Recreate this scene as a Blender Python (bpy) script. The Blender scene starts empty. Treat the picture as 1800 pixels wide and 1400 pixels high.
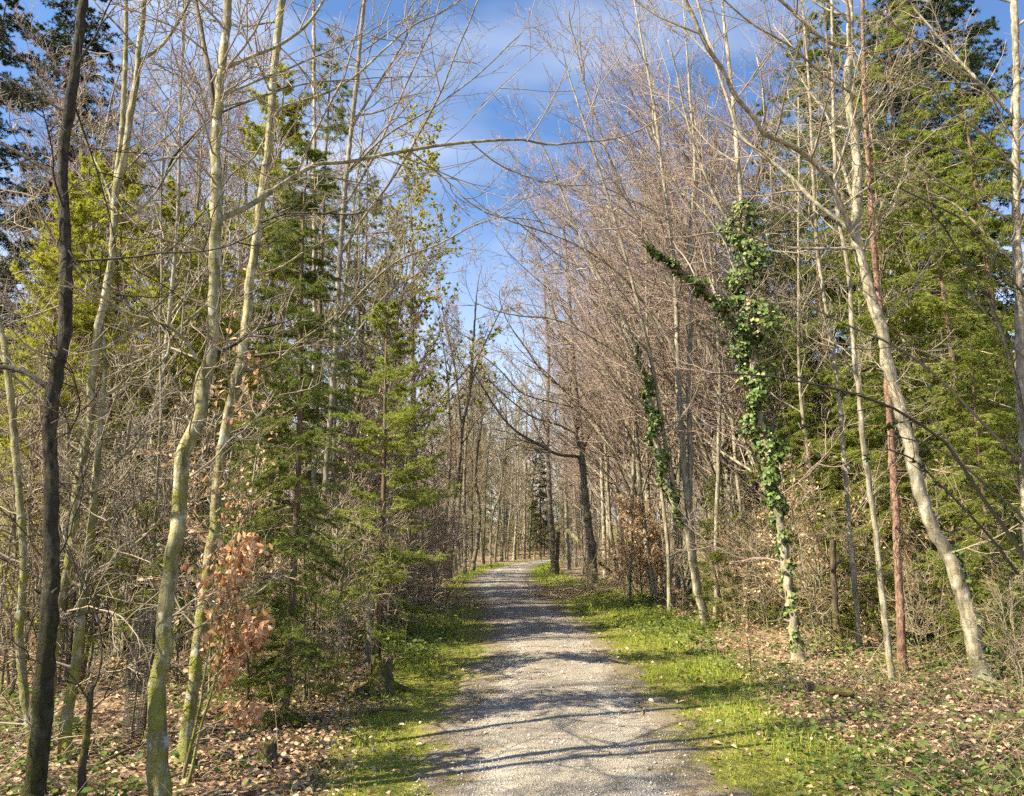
import bpy, math, random
import numpy as np
from mathutils import Matrix, Vector

# ------------------------------------------------------------------ camera, sky, sun, exposure
S = bpy.context.scene
PITCH = math.radians(10.83)
FPX = 1360.0                       # focal length in pixels of an 1800 px wide picture
CAMZ = 1.6
cam_d = bpy.data.cameras.new('camera')
cam_d.sensor_width = 36.0
cam_d.lens = 36.0 * FPX / 1800.0
cam_d.clip_start = 0.05
cam_d.clip_end = 2000.0
cam = bpy.data.objects.new('camera', cam_d)
S.collection.objects.link(cam)
cam.location = (0, 0, CAMZ)
cam.rotation_euler = (math.pi / 2 + PITCH, 0, 0)
S.camera = cam

SUN_AZ, SUN_EL = math.radians(-110), math.radians(43)      # azimuth from the view direction, clockwise
sun_vec = Vector((math.sin(SUN_AZ) * math.cos(SUN_EL), math.cos(SUN_AZ) * math.cos(SUN_EL), math.sin(SUN_EL)))
world = bpy.data.worlds.new('World')
S.world = world
world.use_nodes = True
wn, wl = world.node_tree.nodes, world.node_tree.links
wn.clear()
w_out = wn.new('ShaderNodeOutputWorld')
w_bg = wn.new('ShaderNodeBackground')
sky = wn.new('ShaderNodeTexSky')
sky.sky_type = 'NISHITA'
sky.sun_disc = False
sky.sun_elevation = SUN_EL
sky.sun_rotation = SUN_AZ
sky.air_density = 1.0
sky.dust_density = 0.8
sky.ozone_density = 1.3
wtc = wn.new('ShaderNodeTexCoord')
wmap = wn.new('ShaderNodeMapping')
wmap.inputs['Scale'].default_value = (1.0, 1.0, 2.6)
wmap.inputs['Location'].default_value = (0.62, 0.30, 0.05)
wnoise = wn.new('ShaderNodeTexNoise')
wnoise.inputs['Scale'].default_value = 1.7
wnoise.inputs['Detail'].default_value = 4
wnoise.inputs['Roughness'].default_value = 0.5
wramp = wn.new('ShaderNodeMapRange')
wramp.inputs['From Min'].default_value = 0.485
wramp.inputs['From Max'].default_value = 0.78
wramp.inputs['To Min'].default_value = 0.0
wramp.inputs['To Max'].default_value = 0.75
wmix = wn.new('ShaderNodeMixRGB')
wmix.inputs['Color2'].default_value = (8.0, 8.2, 8.5, 1)      # sunlit thin cloud, in the sky texture's own units
wl.new(wtc.outputs['Generated'], wmap.inputs['Vector'])
wl.new(wmap.outputs['Vector'], wnoise.inputs['Vector'])
wl.new(wnoise.outputs['Fac'], wramp.inputs['Value'])
wsep = wn.new('ShaderNodeSeparateXYZ'); wl.new(wtc.outputs['Generated'], wsep.inputs[0])
wlow = wn.new('ShaderNodeMapRange'); wlow.inputs['From Min'].default_value = 0.43; wlow.inputs['From Max'].default_value = 0.12
wlow.inputs['To Min'].default_value = 0.0; wlow.inputs['To Max'].default_value = 0.45
wl.new(wsep.outputs['Z'], wlow.inputs['Value'])
wmax = wn.new('ShaderNodeMath'); wmax.operation = 'ADD'; wmax.use_clamp = True
wl.new(wramp.outputs['Result'], wmax.inputs[0]); wl.new(wlow.outputs['Result'], wmax.inputs[1])
wl.new(wmax.outputs[0], wmix.inputs['Fac'])
wtint = wn.new('ShaderNodeMixRGB'); wtint.blend_type = 'MULTIPLY'; wtint.inputs['Fac'].default_value = 1.0
wtint.inputs['Color2'].default_value = (0.82, 1.05, 1.30, 1)      # the clear deep blue of a washed spring sky
wl.new(sky.outputs['Color'], wtint.inputs['Color1'])
wl.new(wtint.outputs['Color'], wmix.inputs['Color1'])
wl.new(wmix.outputs['Color'], w_bg.inputs['Color'])
w_bg.inputs['Strength'].default_value = 0.062
wl.new(w_bg.outputs['Background'], w_out.inputs['Surface'])

sun_d = bpy.data.lights.new('sun', 'SUN')
sun_d.energy = 5.0
sun_d.angle = math.radians(0.53)
sun_d.color = (1.0, 0.90, 0.68)
sun = bpy.data.objects.new('sun', sun_d)
S.collection.objects.link(sun)
sun.rotation_euler = sun_vec.to_track_quat('Z', 'Y').to_euler()

S.view_settings.view_transform = 'Standard'
S.view_settings.look = 'None'
S.view_settings.gamma = 1.0
S.view_settings.exposure = 1.62
S.view_settings.use_curve_mapping = False
S.render.engine = 'CYCLES'
S.cycles.max_bounces = 3
S.cycles.diffuse_bounces = 2
S.cycles.debug_use_spatial_splits = True
S.cycles.glossy_bounces = 2
S.cycles.transmission_bounces = 2
S.cycles.transparent_max_bounces = 4
S.cycles.caustics_reflective = False
S.cycles.caustics_refractive = False
S.cycles.use_adaptive_sampling = True
S.cycles.adaptive_threshold = 0.04
S.cycles.adaptive_min_samples = 32
S.cycles.use_denoising = False
S.cycles.sample_clamp_indirect = 4.0

# ------------------------------------------------------------------ pixel <-> place
CP, SP = math.cos(PITCH), math.sin(PITCH)


def at(px, py, Y):
    """the point seen at (px, py) of the 1800x1400 photograph at a distance Y ahead"""
    u, v = (px - 900) / FPX, (700 - py) / FPX
    s = Y / (CP - v * SP)
    return np.array((u * s, Y, CAMZ + (SP + v * CP) * s))


def ground_at(px, py):
    u, v = (px - 900) / FPX, (700 - py) / FPX
    wz = SP + v * CP
    s = CAMZ / -wz
    return np.array((u * s, (CP - v * SP) * s, 0.0))


def pixel(p):
    x, y, z = p[0], p[1], p[2] - CAMZ
    d = y * CP + z * SP
    if d < 0.1:
        return -9999.0, -9999.0, d
    return 900 + FPX * x / d, 700 - FPX * (z * CP - y * SP) / d, d


# ------------------------------------------------------------------ path and terrain
PATH = np.array([  # y ahead, centre x, half width
    (-30, 0.20, 1.02), (-4, 0.20, 1.02), (3, 0.28, 1.02), (5.44, 0.35, 1.0), (6.95, 0.42, 1.08), (8.57, 0.45, 1.10), (11.3, 0.55, 1.0),
    (16.4, 0.55, 0.95), (21.6, 0.20, 1.05), (26, -0.05, 1.3), (31, -0.32, 1.5), (40.7, -0.55, 1.5), (57, -0.05, 1.5),
    (72, 1.4, 1.4), (86, 3.4, 1.3), (105, 8.5, 1.3), (125, 18, 1.3)])


def path_c(y):
    return np.interp(y, PATH[:, 0], PATH[:, 1])


def path_w(y):
    return np.interp(y, PATH[:, 0], PATH[:, 2])


def smooth(a, b, x):
    t = np.clip((x - a) / (b - a), 0, 1)
    return t * t * (3 - 2 * t)


def wave(x, y, s, seed=0.0):
    return (np.sin(x * s + 1.3 * np.sin(y * s * .7 + seed)) + np.sin(y * s * 1.13 + 1.7 * np.sin(x * s * .6 - seed * 2.1))
            + np.sin((x + y) * s * .71 + seed * 3.3)) / 3


def rise(y):
    return 7.0 * smooth(98, 190, y)


def terrain(x, y):
    x, y = np.asarray(x, float), np.asarray(y, float)
    d = np.abs(x - path_c(y)) - path_w(y)
    m = smooth(0.3, 2.6, d)
    h = m * (0.07 * wave(x, y, 1.3, 1.0) + 0.10 * wave(x, y, 0.45, 2.0) + 0.03 * wave(x, y, 3.1, 5.0) + .04)
    far = smooth(6, 30, d)
    h = h + far * (0.5 * wave(x, y, 0.11, 4.0) + 0.2)
    berm = np.exp(-((x - 3.4) / 1.1) ** 2 - ((y - 29) / 5.5) ** 2) * 0.30 * (d > 0.3) * smooth(.2, 1.2, d)
    return h + berm + rise(y)


# ------------------------------------------------------------------ mesh buffers
class Buf:
    def __init__(self):
        self.v, self.q, self.t, self.n = [], [], [], 0

    def quads(self, v, q):
        self.v.append(np.asarray(v, np.float32).reshape(-1, 3)); self.q.append(np.asarray(q, np.int64).reshape(-1, 4) + self.n)
        self.n += len(self.v[-1])

    def tris(self, v, t):
        self.v.append(np.asarray(v, np.float32).reshape(-1, 3)); self.t.append(np.asarray(t, np.int64).reshape(-1, 3) + self.n)
        self.n += len(self.v[-1])

    def both(self, v, q, t):
        self.v.append(np.asarray(v, np.float32).reshape(-1, 3)); self.q.append(np.asarray(q, np.int64).reshape(-1, 4) + self.n)
        self.t.append(np.asarray(t, np.int64).reshape(-1, 3) + self.n); self.n += len(self.v[-1])

    def mesh(self, name, mat, off=(0, 0, 0)):
        me = bpy.data.meshes.new(name)
        if not self.v:
            return me
        v = np.concatenate(self.v) - np.asarray(off, np.float32)
        q = np.concatenate(self.q) if self.q else np.zeros((0, 4), np.int64)
        t = np.concatenate(self.t) if self.t else np.zeros((0, 3), np.int64)
        me.vertices.add(len(v)); me.vertices.foreach_set('co', v.astype(np.float32).ravel())
        me.loops.add(q.size + t.size)
        me.loops.foreach_set('vertex_index', np.concatenate((q.ravel(), t.ravel())).astype(np.int32))
        me.polygons.add(len(q) + len(t))
        st = np.concatenate((np.arange(len(q)) * 4, q.size + np.arange(len(t)) * 3)).astype(np.int32)
        me.polygons.foreach_set('loop_start', st)
        me.update(calc_edges=True)
        if mat:
            me.materials.append(mat)
        return me


def norm(a):
    return a / np.maximum(np.linalg.norm(a, axis=-1, keepdims=True), 1e-9)


def tube(buf, paths, radii, sides, cap=False, lump=None):
    """N tapering tubes at once: paths (N,K,3), radii (N,K)"""
    N, K, _ = paths.shape
    if N == 0:
        return
    t = np.gradient(paths, axis=1)
    t = norm(t)
    mean = norm(t.mean(axis=1))
    ref = np.where(np.abs(mean[:, 2:3]) > 0.75, np.array([[1., 0, 0]]), np.array([[0, 0, 1.]]))
    ref = np.repeat(ref[:, None, :], K, 1)
    u = norm(np.cross(t, ref)); w = np.cross(t, u)
    a = np.arange(sides) * 2 * np.pi / sides
    rr = radii[:, :, None]
    if lump is not None:
        rr = rr * lump
    v = paths[:, :, None, :] + (np.cos(a)[None, None, :, None] * u[:, :, None, :] + np.sin(a)[None, None, :, None] * w[:, :, None, :]) * rr[..., None] \
        if lump is None or np.ndim(rr) == 3 else None
    idx = np.arange(N * K * sides).reshape(N, K, sides)
    nx = np.roll(idx, -1, axis=2)
    q = np.stack((idx[:, :-1], nx[:, :-1], nx[:, 1:], idx[:, 1:]), -1)
    if cap:
        tipv = paths[:, -1] + t[:, -1] * radii[:, -1:] * 0.3
        allv = np.concatenate((v.reshape(-1, 3), tipv))
        ti = N * K * sides + np.arange(N)
        tt = np.stack((idx[:, -1], nx[:, -1], np.repeat(ti[:, None], sides, 1)), -1)
        buf.both(allv, q, tt)
    else:
        buf.quads(v, q)


def grow(rng, pos, d, length, K, wob, trop):
    """N wandering paths of K points"""
    N = len(pos)
    out = np.empty((N, K, 3)); out[:, 0] = pos
    d = norm(d)
    step = (length / (K - 1))[:, None]
    trop = np.asarray(trop, float)
    for k in range(1, K):
        d = norm(d + rng.normal(0, wob, (N, 3)) + trop)
        out[:, k] = out[:, k - 1] + d * step
    return out


def plen(paths):
    return np.linalg.norm(np.diff(paths, axis=1), axis=2).sum(1)


def sample(paths, t):
    """points, tangents on paths (M,K,3) at t (M,)"""
    K = paths.shape[1]
    f = np.clip(t, 0, 0.9999) * (K - 1)
    i = f.astype(int); fr = (f - i)[:, None]
    ar = np.arange(len(paths))
    a, b = paths[ar, i], paths[ar, i + 1]
    return a + (b - a) * fr, norm(b - a), i, fr[:, 0]


def spawn(rng, paths, radii, n, t0=.2, t1=1., ang=(35, 65), lf=.5, taper=.6, ratio=.55, rmin=.003, rtip=.002, K=4, wob=.12,
          trop=(0, 0, .04), flat=None, side=None, lmin=0.0, lmax=99.):
    N = len(paths)
    pi = np.repeat(np.arange(N), n)
    M = N * n
    j = np.tile(np.arange(n), N)
    t = t0 + (t1 - t0) * (j + rng.random(M)) / n
    P = paths[pi]
    pos, tan, i, fr = sample(P, t)
    r = radii[pi]; ar = np.arange(M)
    rp = r[ar, i] * (1 - fr) + r[ar, np.minimum(i + 1, r.shape[1] - 1)] * fr
    rnd = rng.normal(0, 1, (M, 3))
    if flat is not None:
        lat = norm(np.cross(tan, np.array((0, 0, 1.)))) * np.where(j % 2 == 0, 1, -1)[:, None]
        rnd = lat * flat + rnd * 0.35
    if side is not None:
        rnd = rnd + np.asarray(side, float)
    perp = norm(rnd - tan * (rnd * tan).sum(1, keepdims=True))
    a = np.radians(rng.uniform(ang[0], ang[1], M))[:, None]
    d = np.cos(a) * tan + np.sin(a) * perp
    L = plen(paths)[pi] * lf * (1 - taper * t) * rng.uniform(.55, 1.25, M)
    L = np.clip(L, lmin, lmax)
    ch = grow(rng, pos, d, L, K, wob, trop)
    r0 = np.maximum(np.minimum(rp * ratio * rng.uniform(.7, 1.1, M), rp * .9), rmin)
    k = np.linspace(0, 1, K)[None]
    rad = r0[:, None] * (1 - k) + np.maximum(r0[:, None] * .25, rtip) * k
    return ch, rad


def leaf_verts(pos, ax, nor, size, wid=.55, fold=.18):
    """folded pointed leaves, 6 points each; returns verts (N,6,3) and quads"""
    ax = norm(ax)
    lat = norm(np.cross(nor, ax)); up = np.cross(ax, lat)
    L = size[:, None]
    b = pos; tip = pos + ax * L - up * L * .08
    def p(s, w, h):
        return pos + ax * L * s + lat * L * w + up * L * h
    v = np.stack((b, p(.3, -wid / 2, fold * .8), p(.68, -wid * .42, fold * .7), tip, p(.68, wid * .42, fold * .7), p(.3, wid / 2, fold * .8)), 1)
    i = np.arange(len(pos))[:, None] * 6
    q = np.concatenate((i + np.array([[0, 3, 2, 1]]), i + np.array([[0, 5, 4, 3]])))
    return v, q


def add_leaves(buf, pos, ax, nor, size, wid=.55, fold=.18):
    v, q = leaf_verts(pos, ax, nor, size, wid, fold)
    buf.quads(v, q)


# ------------------------------------------------------------------ objects
COL = S.collection


def thing(name, label, cat, loc=(0, 0, 0), group=None):
    o = bpy.data.objects.new(name, None)
    o.empty_display_size = .2
    COL.objects.link(o)
    o.location = loc
    o['label'] = label; o['category'] = cat
    if group:
        o['group'] = group
    return o


def part(name, me, parent, kind=None):
    o = bpy.data.objects.new(name, me)
    COL.objects.link(o)
    o.parent = parent
    if kind:
        o['kind'] = kind
    return o


def single(name, me, label, cat, loc=(0, 0, 0), group=None):
    o = bpy.data.objects.new(name, me)
    COL.objects.link(o)
    o.location = loc
    o['label'] = label; o['category'] = cat
    if group:
        o['group'] = group
    return o


def top(name, me, kind, loc=(0, 0, 0), label=None, cat=None):
    o = bpy.data.objects.new(name, me)
    COL.objects.link(o)
    o.location = loc
    o['kind'] = kind
    if label:
        o['label'] = label
    if cat:
        o['category'] = cat
    return o


# ------------------------------------------------------------------ materials
def new_mat(name):
    m = bpy.data.materials.new(name)
    m.use_nodes = True
    n, l = m.node_tree.nodes, m.node_tree.links
    b = n['Principled BSDF']
    b.inputs['Specular IOR Level'].default_value = 0.25
    b.inputs['Roughness'].default_value = 0.85
    return m, n, l, b


def ramp(n, stops):
    r = n.new('ShaderNodeValToRGB')
    e = r.color_ramp.elements
    while len(e) < len(stops):
        e.new(.5)
    for k, (p, c) in enumerate(stops):
        e[k].position = p
        e[k].color = (*c, 1) if len(c) == 3 else c
    return r


def noise(n, l, vec, scale, detail=4, rough=.55):
    t = n.new('ShaderNodeTexNoise')
    t.inputs['Scale'].default_value = scale
    t.inputs['Detail'].default_value = detail
    t.inputs['Roughness'].default_value = rough
    if vec is not None:
        l.new(vec, t.inputs['Vector'])
    return t


def mixc(n, l, fac, a, b, mode='MIX'):
    m = n.new('ShaderNodeMixRGB')
    m.blend_type = mode
    for s, x in (('Fac', fac), ('Color1', a), ('Color2', b)):
        if isinstance(x, (int, float)):
            m.inputs[s].default_value = x
        elif isinstance(x, tuple):
            m.inputs[s].default_value = (*x, 1)
        else:
            l.new(x, m.inputs[s])
    return m.outputs['Color']


def maprange(n, l, v, a, b, c=0., d=1.):
    m = n.new('ShaderNodeMapRange')
    l.new(v, m.inputs['Value'])
    for k, x in (('From Min', a), ('From Max', b), ('To Min', c), ('To Max', d)):
        m.inputs[k].default_value = x
    return m.outputs['Result']


def math_n(n, l, op, a, b):
    m = n.new('ShaderNodeMath'); m.operation = op
    for k, x in enumerate((a, b)):
        if isinstance(x, (int, float)):
            m.inputs[k].default_value = x
        else:
            l.new(x, m.inputs[k])
    return m.outputs[0]


def bark(name, dark, light, moss=0.5, moss_top=3.0, lichen=.5, vert=.22, scale=14., mosscol=((.09, .10, .012), (.34, .33, .045)), bump=.5):
    m, n, l, b = new_mat(name)
    tc = n.new('ShaderNodeTexCoord')
    oi = n.new('ShaderNodeObjectInfo')
    add = n.new('ShaderNodeVectorMath'); add.operation = 'ADD'
    mul = n.new('ShaderNodeVectorMath'); mul.operation = 'SCALE'
    l.new(oi.outputs['Random'], mul.inputs['Scale']); mul.inputs[0].default_value = (17, 31, 7)
    l.new(tc.outputs['Object'], add.inputs[0]); l.new(mul.outputs[0], add.inputs[1])
    mp = n.new('ShaderNodeMapping'); mp.inputs['Scale'].default_value = (1, 1, vert)
    l.new(add.outputs[0], mp.inputs['Vector'])
    n1 = noise(n, l, mp.outputs[0], scale, 6, .65)
    n2 = noise(n, l, add.outputs[0], 3.1, 4, .6)
    col = mixc(n, l, maprange(n, l, n1.outputs['Fac'], .36, .60), dark, light)
    col = mixc(n, l, maprange(n, l, n2.outputs['Fac'], .42, .66, 0, .8), col, tuple(x * .42 for x in light))
    mp2 = n.new('ShaderNodeMapping'); mp2.inputs['Scale'].default_value = (1, 1, 6.); l.new(add.outputs[0], mp2.inputs['Vector'])
    nb_ = noise(n, l, mp2.outputs[0], 7., 4, .6)
    col = mixc(n, l, maprange(n, l, nb_.outputs['Fac'], .56, .66, 0, .55), col, dark)
    n3 = noise(n, l, add.outputs[0], 9., 5, .6)
    col = mixc(n, l, maprange(n, l, n3.outputs['Fac'], .62 - .08 * lichen, .68 - .06 * lichen, 0, .75 * min(1, lichen)), col, (.47, .47, .41))
    # moss creeps up from the foot in patches
    sep = n.new('ShaderNodeSeparateXYZ'); l.new(tc.outputs['Object'], sep.inputs[0])
    hh = maprange(n, l, sep.outputs['Z'], 0, moss_top, .085 * moss - .02, -.15 + .05 * moss)
    n4 = noise(n, l, add.outputs[0], 5.5, 8, .74)
    mm = math_n(n, l, 'ADD', n4.outputs['Fac'], hh)
    mk = maprange(n, l, mm, .47, .59, 0, min(.92, moss * 1.2))
    n5 = noise(n, l, add.outputs[0], 60., 3, .6)
    mc = mixc(n, l, n5.outputs['Fac'], mosscol[0], mosscol[1])
    col = mixc(n, l, mk, col, mc)
    l.new(col, b.inputs['Base Color'])
    b.inputs['Roughness'].default_value = .9
    bp = n.new('ShaderNodeBump'); bp.inputs['Strength'].default_value = min(1., bump * 1.5); bp.inputs['Distance'].default_value = .03
    hsum = math_n(n, l, 'ADD', n1.outputs['Fac'], math_n(n, l, 'MULTIPLY', mk, n5.outputs['Fac']))
    l.new(hsum, bp.inputs['Height']); l.new(bp.outputs[0], b.inputs['Normal'])
    return m


def twig(name, a, c):
    m, n, l, b = new_mat(name)
    g = n.new('ShaderNodeNewGeometry')
    col = mixc(n, l, g.outputs['Random Per Island'], a, c)
    l.new(col, b.inputs['Base Color'])
    b.inputs['Roughness'].default_value = .7
    return m


def foliage(name, stops, trans=.35, rough=.6, hue_noise=True, gloss=.3):
    m, n, l, b = new_mat(name)
    g = n.new('ShaderNodeNewGeometry')
    oi = n.new('ShaderNodeObjectInfo')
    r = ramp(n, stops)
    f = g.outputs['Random Per Island']
    if hue_noise:
        tc = n.new('ShaderNodeTexCoord')
        nz = noise(n, l, tc.outputs['Object'], 1.6, 3)
        f = math_n(n, l, 'ADD', math_n(n, l, 'MULTIPLY', f, .55), math_n(n, l, 'MULTIPLY', maprange(n, l, nz.outputs['Fac'], .3, .7), .45))
    if hue_noise == 'object':
        f = math_n(n, l, 'ADD', math_n(n, l, 'MULTIPLY', g.outputs['Random Per Island'], .5), math_n(n, l, 'MULTIPLY', oi.outputs['Random'], .5))
    l.new(f, r.inputs['Fac'])
    l.new(r.outputs['Color'], b.inputs['Base Color'])
    b.inputs['Roughness'].default_value = rough
    b.inputs['Specular IOR Level'].default_value = gloss
    tr = n.new('ShaderNodeBsdfTranslucent')
    l.new(r.outputs['Color'], tr.inputs['Color'])
    mx = n.new('ShaderNodeMixShader'); mx.inputs['Fac'].default_value = trans
    l.new(b.outputs[0], mx.inputs[1]); l.new(tr.outputs[0], mx.inputs[2])
    l.new(mx.outputs[0], n['Material Output'].inputs['Surface'])
    return m


M = {}
M['beech_left'] = bark('bark_olive_mossy', (.09, .08, .04), (.40, .36, .185), moss=.9, moss_top=3.6, lichen=.8)
M['beech_shade_dark'] = bark('bark_shade_dark_mossy', (.014, .013, .009), (.085, .075, .05), moss=.8, moss_top=2.8, lichen=.1, mosscol=((.02, .026, .005), (.11, .115, .022)), scale=30, bump=.9, vert=.45)  # near-black tone carries the shade on the left-edge trunk
M['beech_right'] = bark('bark_pale', (.11, .092, .062), (.43, .375, .26), moss=.35, moss_top=1.6, lichen=.7)
M['beech_wood'] = bark('bark_grey', (.10, .085, .06), (.33, .285, .205), moss=.5, moss_top=2.0, lichen=.5)
M['alder'] = bark('bark_brown_grey', (.045, .038, .028), (.20, .17, .12), moss=.5, moss_top=2.2, lichen=.3, scale=20)
M['pine'] = bark('bark_red_flaky', (.07, .04, .03), (.36, .215, .145), moss=.2, moss_top=.8, lichen=.3, vert=.4, scale=34, bump=1.)
M['spruce_bark'] = bark('bark_spruce', (.06, .04, .025), (.23, .155, .10), moss=.4, moss_top=2.0, lichen=.4, scale=24)
M['dead'] = bark('bark_dead', (.03, .022, .015), (.15, .11, .075), moss=.6, moss_top=1.2, lichen=.2, scale=28, bump=1.)
M['twig_pink'] = twig('twigs_pinkish', (.21, .148, .122), (.40, .30, .25))
M['twig_grey'] = twig('twigs_grey', (.16, .13, .092), (.37, .305, .22))
M['twig_shade_dark'] = twig('twigs_shade_dark', (.018, .015, .012), (.06, .05, .038))  # shade on the left-edge trunk's twigs and the elder is put into this colour
M['twig_brown'] = twig('twigs_brown', (.20, .145, .088), (.43, .335, .22))
M['twig_straw'] = twig('stems_straw', (.36, .27, .15), (.58, .47, .30))
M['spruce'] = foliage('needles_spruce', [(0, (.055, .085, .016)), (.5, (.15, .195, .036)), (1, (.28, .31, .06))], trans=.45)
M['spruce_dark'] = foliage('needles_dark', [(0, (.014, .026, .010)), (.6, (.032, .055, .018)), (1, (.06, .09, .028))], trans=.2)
M['spruce_bright'] = foliage('needles_bright', [(0, (.11, .15, .022)), (.5, (.25, .30, .046)), (1, (.42, .45, .09))], trans=.5)
M['fir_yellow'] = foliage('needles_yellow_green', [(0, (.18, .21, .02)), (.5, (.36, .375, .035)), (1, (.52, .49, .06))], trans=.5)
M['spring_leaf'] = foliage('leaves_spring', [(0, (.28, .29, .04)), (1, (.52, .47, .08))], trans=.55)
M['spring_pale'] = foliage('leaves_spring_pale', [(0, (.16, .18, .08)), (1, (.32, .32, .16))], trans=.5)
M['ivy'] = foliage('leaves_ivy', [(0, (.025, .05, .012)), (.45, (.08, .135, .028)), (.85, (.20, .26, .07)), (.93, (.30, .33, .14)), (1, (.42, .28, .13))], trans=.2, rough=.5, hue_noise=False, gloss=.25)
M['ivy_one'] = foliage('leaves_ivy_single', [(0, (.025, .05, .012)), (.45, (.08, .135, .028)), (.85, (.20, .26, .07)), (.93, (.30, .33, .14)), (1, (.42, .28, .13))], trans=.2, rough=.5, hue_noise='object', gloss=.25)
M['copper'] = foliage('leaves_copper', [(0, (.36, .16, .065)), (.5, (.62, .36, .18)), (1, (.78, .57, .37))], trans=.4, hue_noise=False)
M['copper_one'] = foliage('leaves_copper_single', [(0, (.36, .16, .065)), (.5, (.62, .36, .18)), (1, (.78, .57, .37))], trans=.4, hue_noise='object')
M['copper_pale'] = foliage('leaves_pale_tan', [(0, (.40, .22, .11)), (.5, (.64, .44, .26)), (1, (.80, .66, .48))], trans=.45, hue_noise=False)
M['litter'] = foliage('leaf_litter', [(0, (.14, .075, .04)), (.4, (.37, .23, .13)), (.75, (.52, .37, .24)), (1, (.65, .52, .37))], trans=.15, hue_noise=False)
M['litter_one'] = foliage('leaf_litter_single', [(0, (.15, .08, .045)), (.4, (.38, .235, .135)), (.75, (.52, .37, .24)), (1, (.65, .52, .37))], trans=.15, hue_noise='object')
M['grass'] = foliage('grass_blades', [(0, (.15, .20, .02)), (.45, (.29, .37, .035)), (.85, (.44, .48, .06)), (1, (.58, .53, .18))], trans=.45)
M['moss'] = foliage('moss_tufts', [(0, (.18, .18, .014)), (.5, (.36, .34, .026)), (1, (.5, .46, .06))], trans=.35)
M['herb'] = foliage('herb_leaves', [(0, (.05, .085, .018)), (.5, (.13, .18, .04)), (1, (.25, .29, .08))], trans=.35, rough=.45)
M['elder'] = foliage('elder_buds', [(0, (.02, .035, .01)), (1, (.07, .10, .03))], trans=.3)


def gravel_mat():
    m, n, l, b = new_mat('gravel_path')
    tc = n.new('ShaderNodeTexCoord')
    at_ = n.new('ShaderNodeAttribute'); at_.attribute_name = 'edge'
    v1 = n.new('ShaderNodeTexVoronoi'); v1.inputs['Scale'].default_value = 75; l.new(tc.outputs['Object'], v1.inputs['Vector'])
    v2 = n.new('ShaderNodeTexVoronoi'); v2.inputs['Scale'].default_value = 28; l.new(tc.outputs['Object'], v2.inputs['Vector'])
    base = ramp(n, [(0, (.13, .11, .09)), (.45, (.27, .24, .195)), (.8, (.38, .34, .285)), (1, (.54, .49, .43))])
    l.new(v1.outputs['Color'], base.inputs['Fac'])
    col = mixc(n, l, maprange(n, l, v2.outputs['Distance'], .0, .5, .0, .35), base.outputs['Color'], (.22, .18, .135))
    n1 = noise(n, l, tc.outputs['Object'], .9, 5)
    col = mixc(n, l, maprange(n, l, n1.outputs['Fac'], .42, .68, 0, .6), col, (.20, .165, .12))
    trk = math_n(n, l, 'ABSOLUTE', math_n(n, l, 'SUBTRACT', at_.outputs['Fac'], .46), 0.)
    col = mixc(n, l, maprange(n, l, trk, .20, .04, 0, .38), col, (.40, .365, .31))
    n2 = noise(n, l, tc.outputs['Object'], 3.2, 6, .65)
    e = math_n(n, l, 'ADD', at_.outputs['Fac'], maprange(n, l, n2.outputs['Fac'], .3, .7, -.34, .34))
    n3 = noise(n, l, tc.outputs['Object'], 38., 4, .6)
    soil = mixc(n, l, maprange(n, l, n3.outputs['Fac'], .4, .6), (.10, .072, .045), (.26, .20, .115))
    col = mixc(n, l, maprange(n, l, e, .50, .80, 0, .85), col, soil)
    mo = mixc(n, l, n3.outputs['Fac'], (.09, .10, .015), (.27, .26, .04))
    col = mixc(n, l, maprange(n, l, e, .84, 1.05, 0, .8), col, mo)
    l.new(col, b.inputs['Base Color'])
    bp = n.new('ShaderNodeBump'); bp.inputs['Strength'].default_value = .8; bp.inputs['Distance'].default_value = .012
    hs = math_n(n, l, 'ADD', v1.outputs['Distance'], math_n(n, l, 'MULTIPLY', n3.outputs['Fac'], .7))
    l.new(hs, bp.inputs['Height']); l.new(bp.outputs[0], b.inputs['Normal'])
    b.inputs['Roughness'].default_value = .9
    return m


def floor_mat():
    m, n, l, b = new_mat('forest_floor')
    tc = n.new('ShaderNodeTexCoord')
    at_ = n.new('ShaderNodeAttribute'); at_.attribute_name = 'verge'
    v1 = n.new('ShaderNodeTexVoronoi'); v1.inputs['Scale'].default_value = 17; l.new(tc.outputs['Object'], v1.inputs['Vector'])
    v1.inputs['Randomness'].default_value = 1
    leaf = ramp(n, [(0, (.07, .045, .028)), (.4, (.22, .14, .08)), (.75, (.40, .28, .175)), (1, (.54, .42, .28))])
    l.new(v1.outputs['Color'], leaf.inputs['Fac'])
    n1 = noise(n, l, tc.outputs['Object'], 24, 5, .7)
    col = mixc(n, l, maprange(n, l, n1.outputs['Fac'], .42, .6, 0, .6), leaf.outputs['Color'], (.05, .034, .02))
    n2 = noise(n, l, tc.outputs['Object'], 1.1, 5, .6)
    n3 = noise(n, l, tc.outputs['Object'], 45, 4, .65)
    green = mixc(n, l, maprange(n, l, n3.outputs['Fac'], .35, .65), (.07, .085, .015), (.25, .26, .035))
    e = math_n(n, l, 'ADD', at_.outputs['Fac'], maprange(n, l, n2.outputs['Fac'], .35, .68, -.45, .3))
    col = mixc(n, l, maprange(n, l, e, .38, .74, 0, .85), col, green)
    l.new(col, b.inputs['Base Color'])
    bp = n.new('ShaderNodeBump'); bp.inputs['Strength'].default_value = 1; bp.inputs['Distance'].default_value = .03
    l.new(math_n(n, l, 'ADD', v1.outputs['Distance'], n1.outputs['Fac']), bp.inputs['Height']); l.new(bp.outputs[0], b.inputs['Normal'])
    return m


M['gravel'] = gravel_mat()
M['floor'] = floor_mat()


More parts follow.
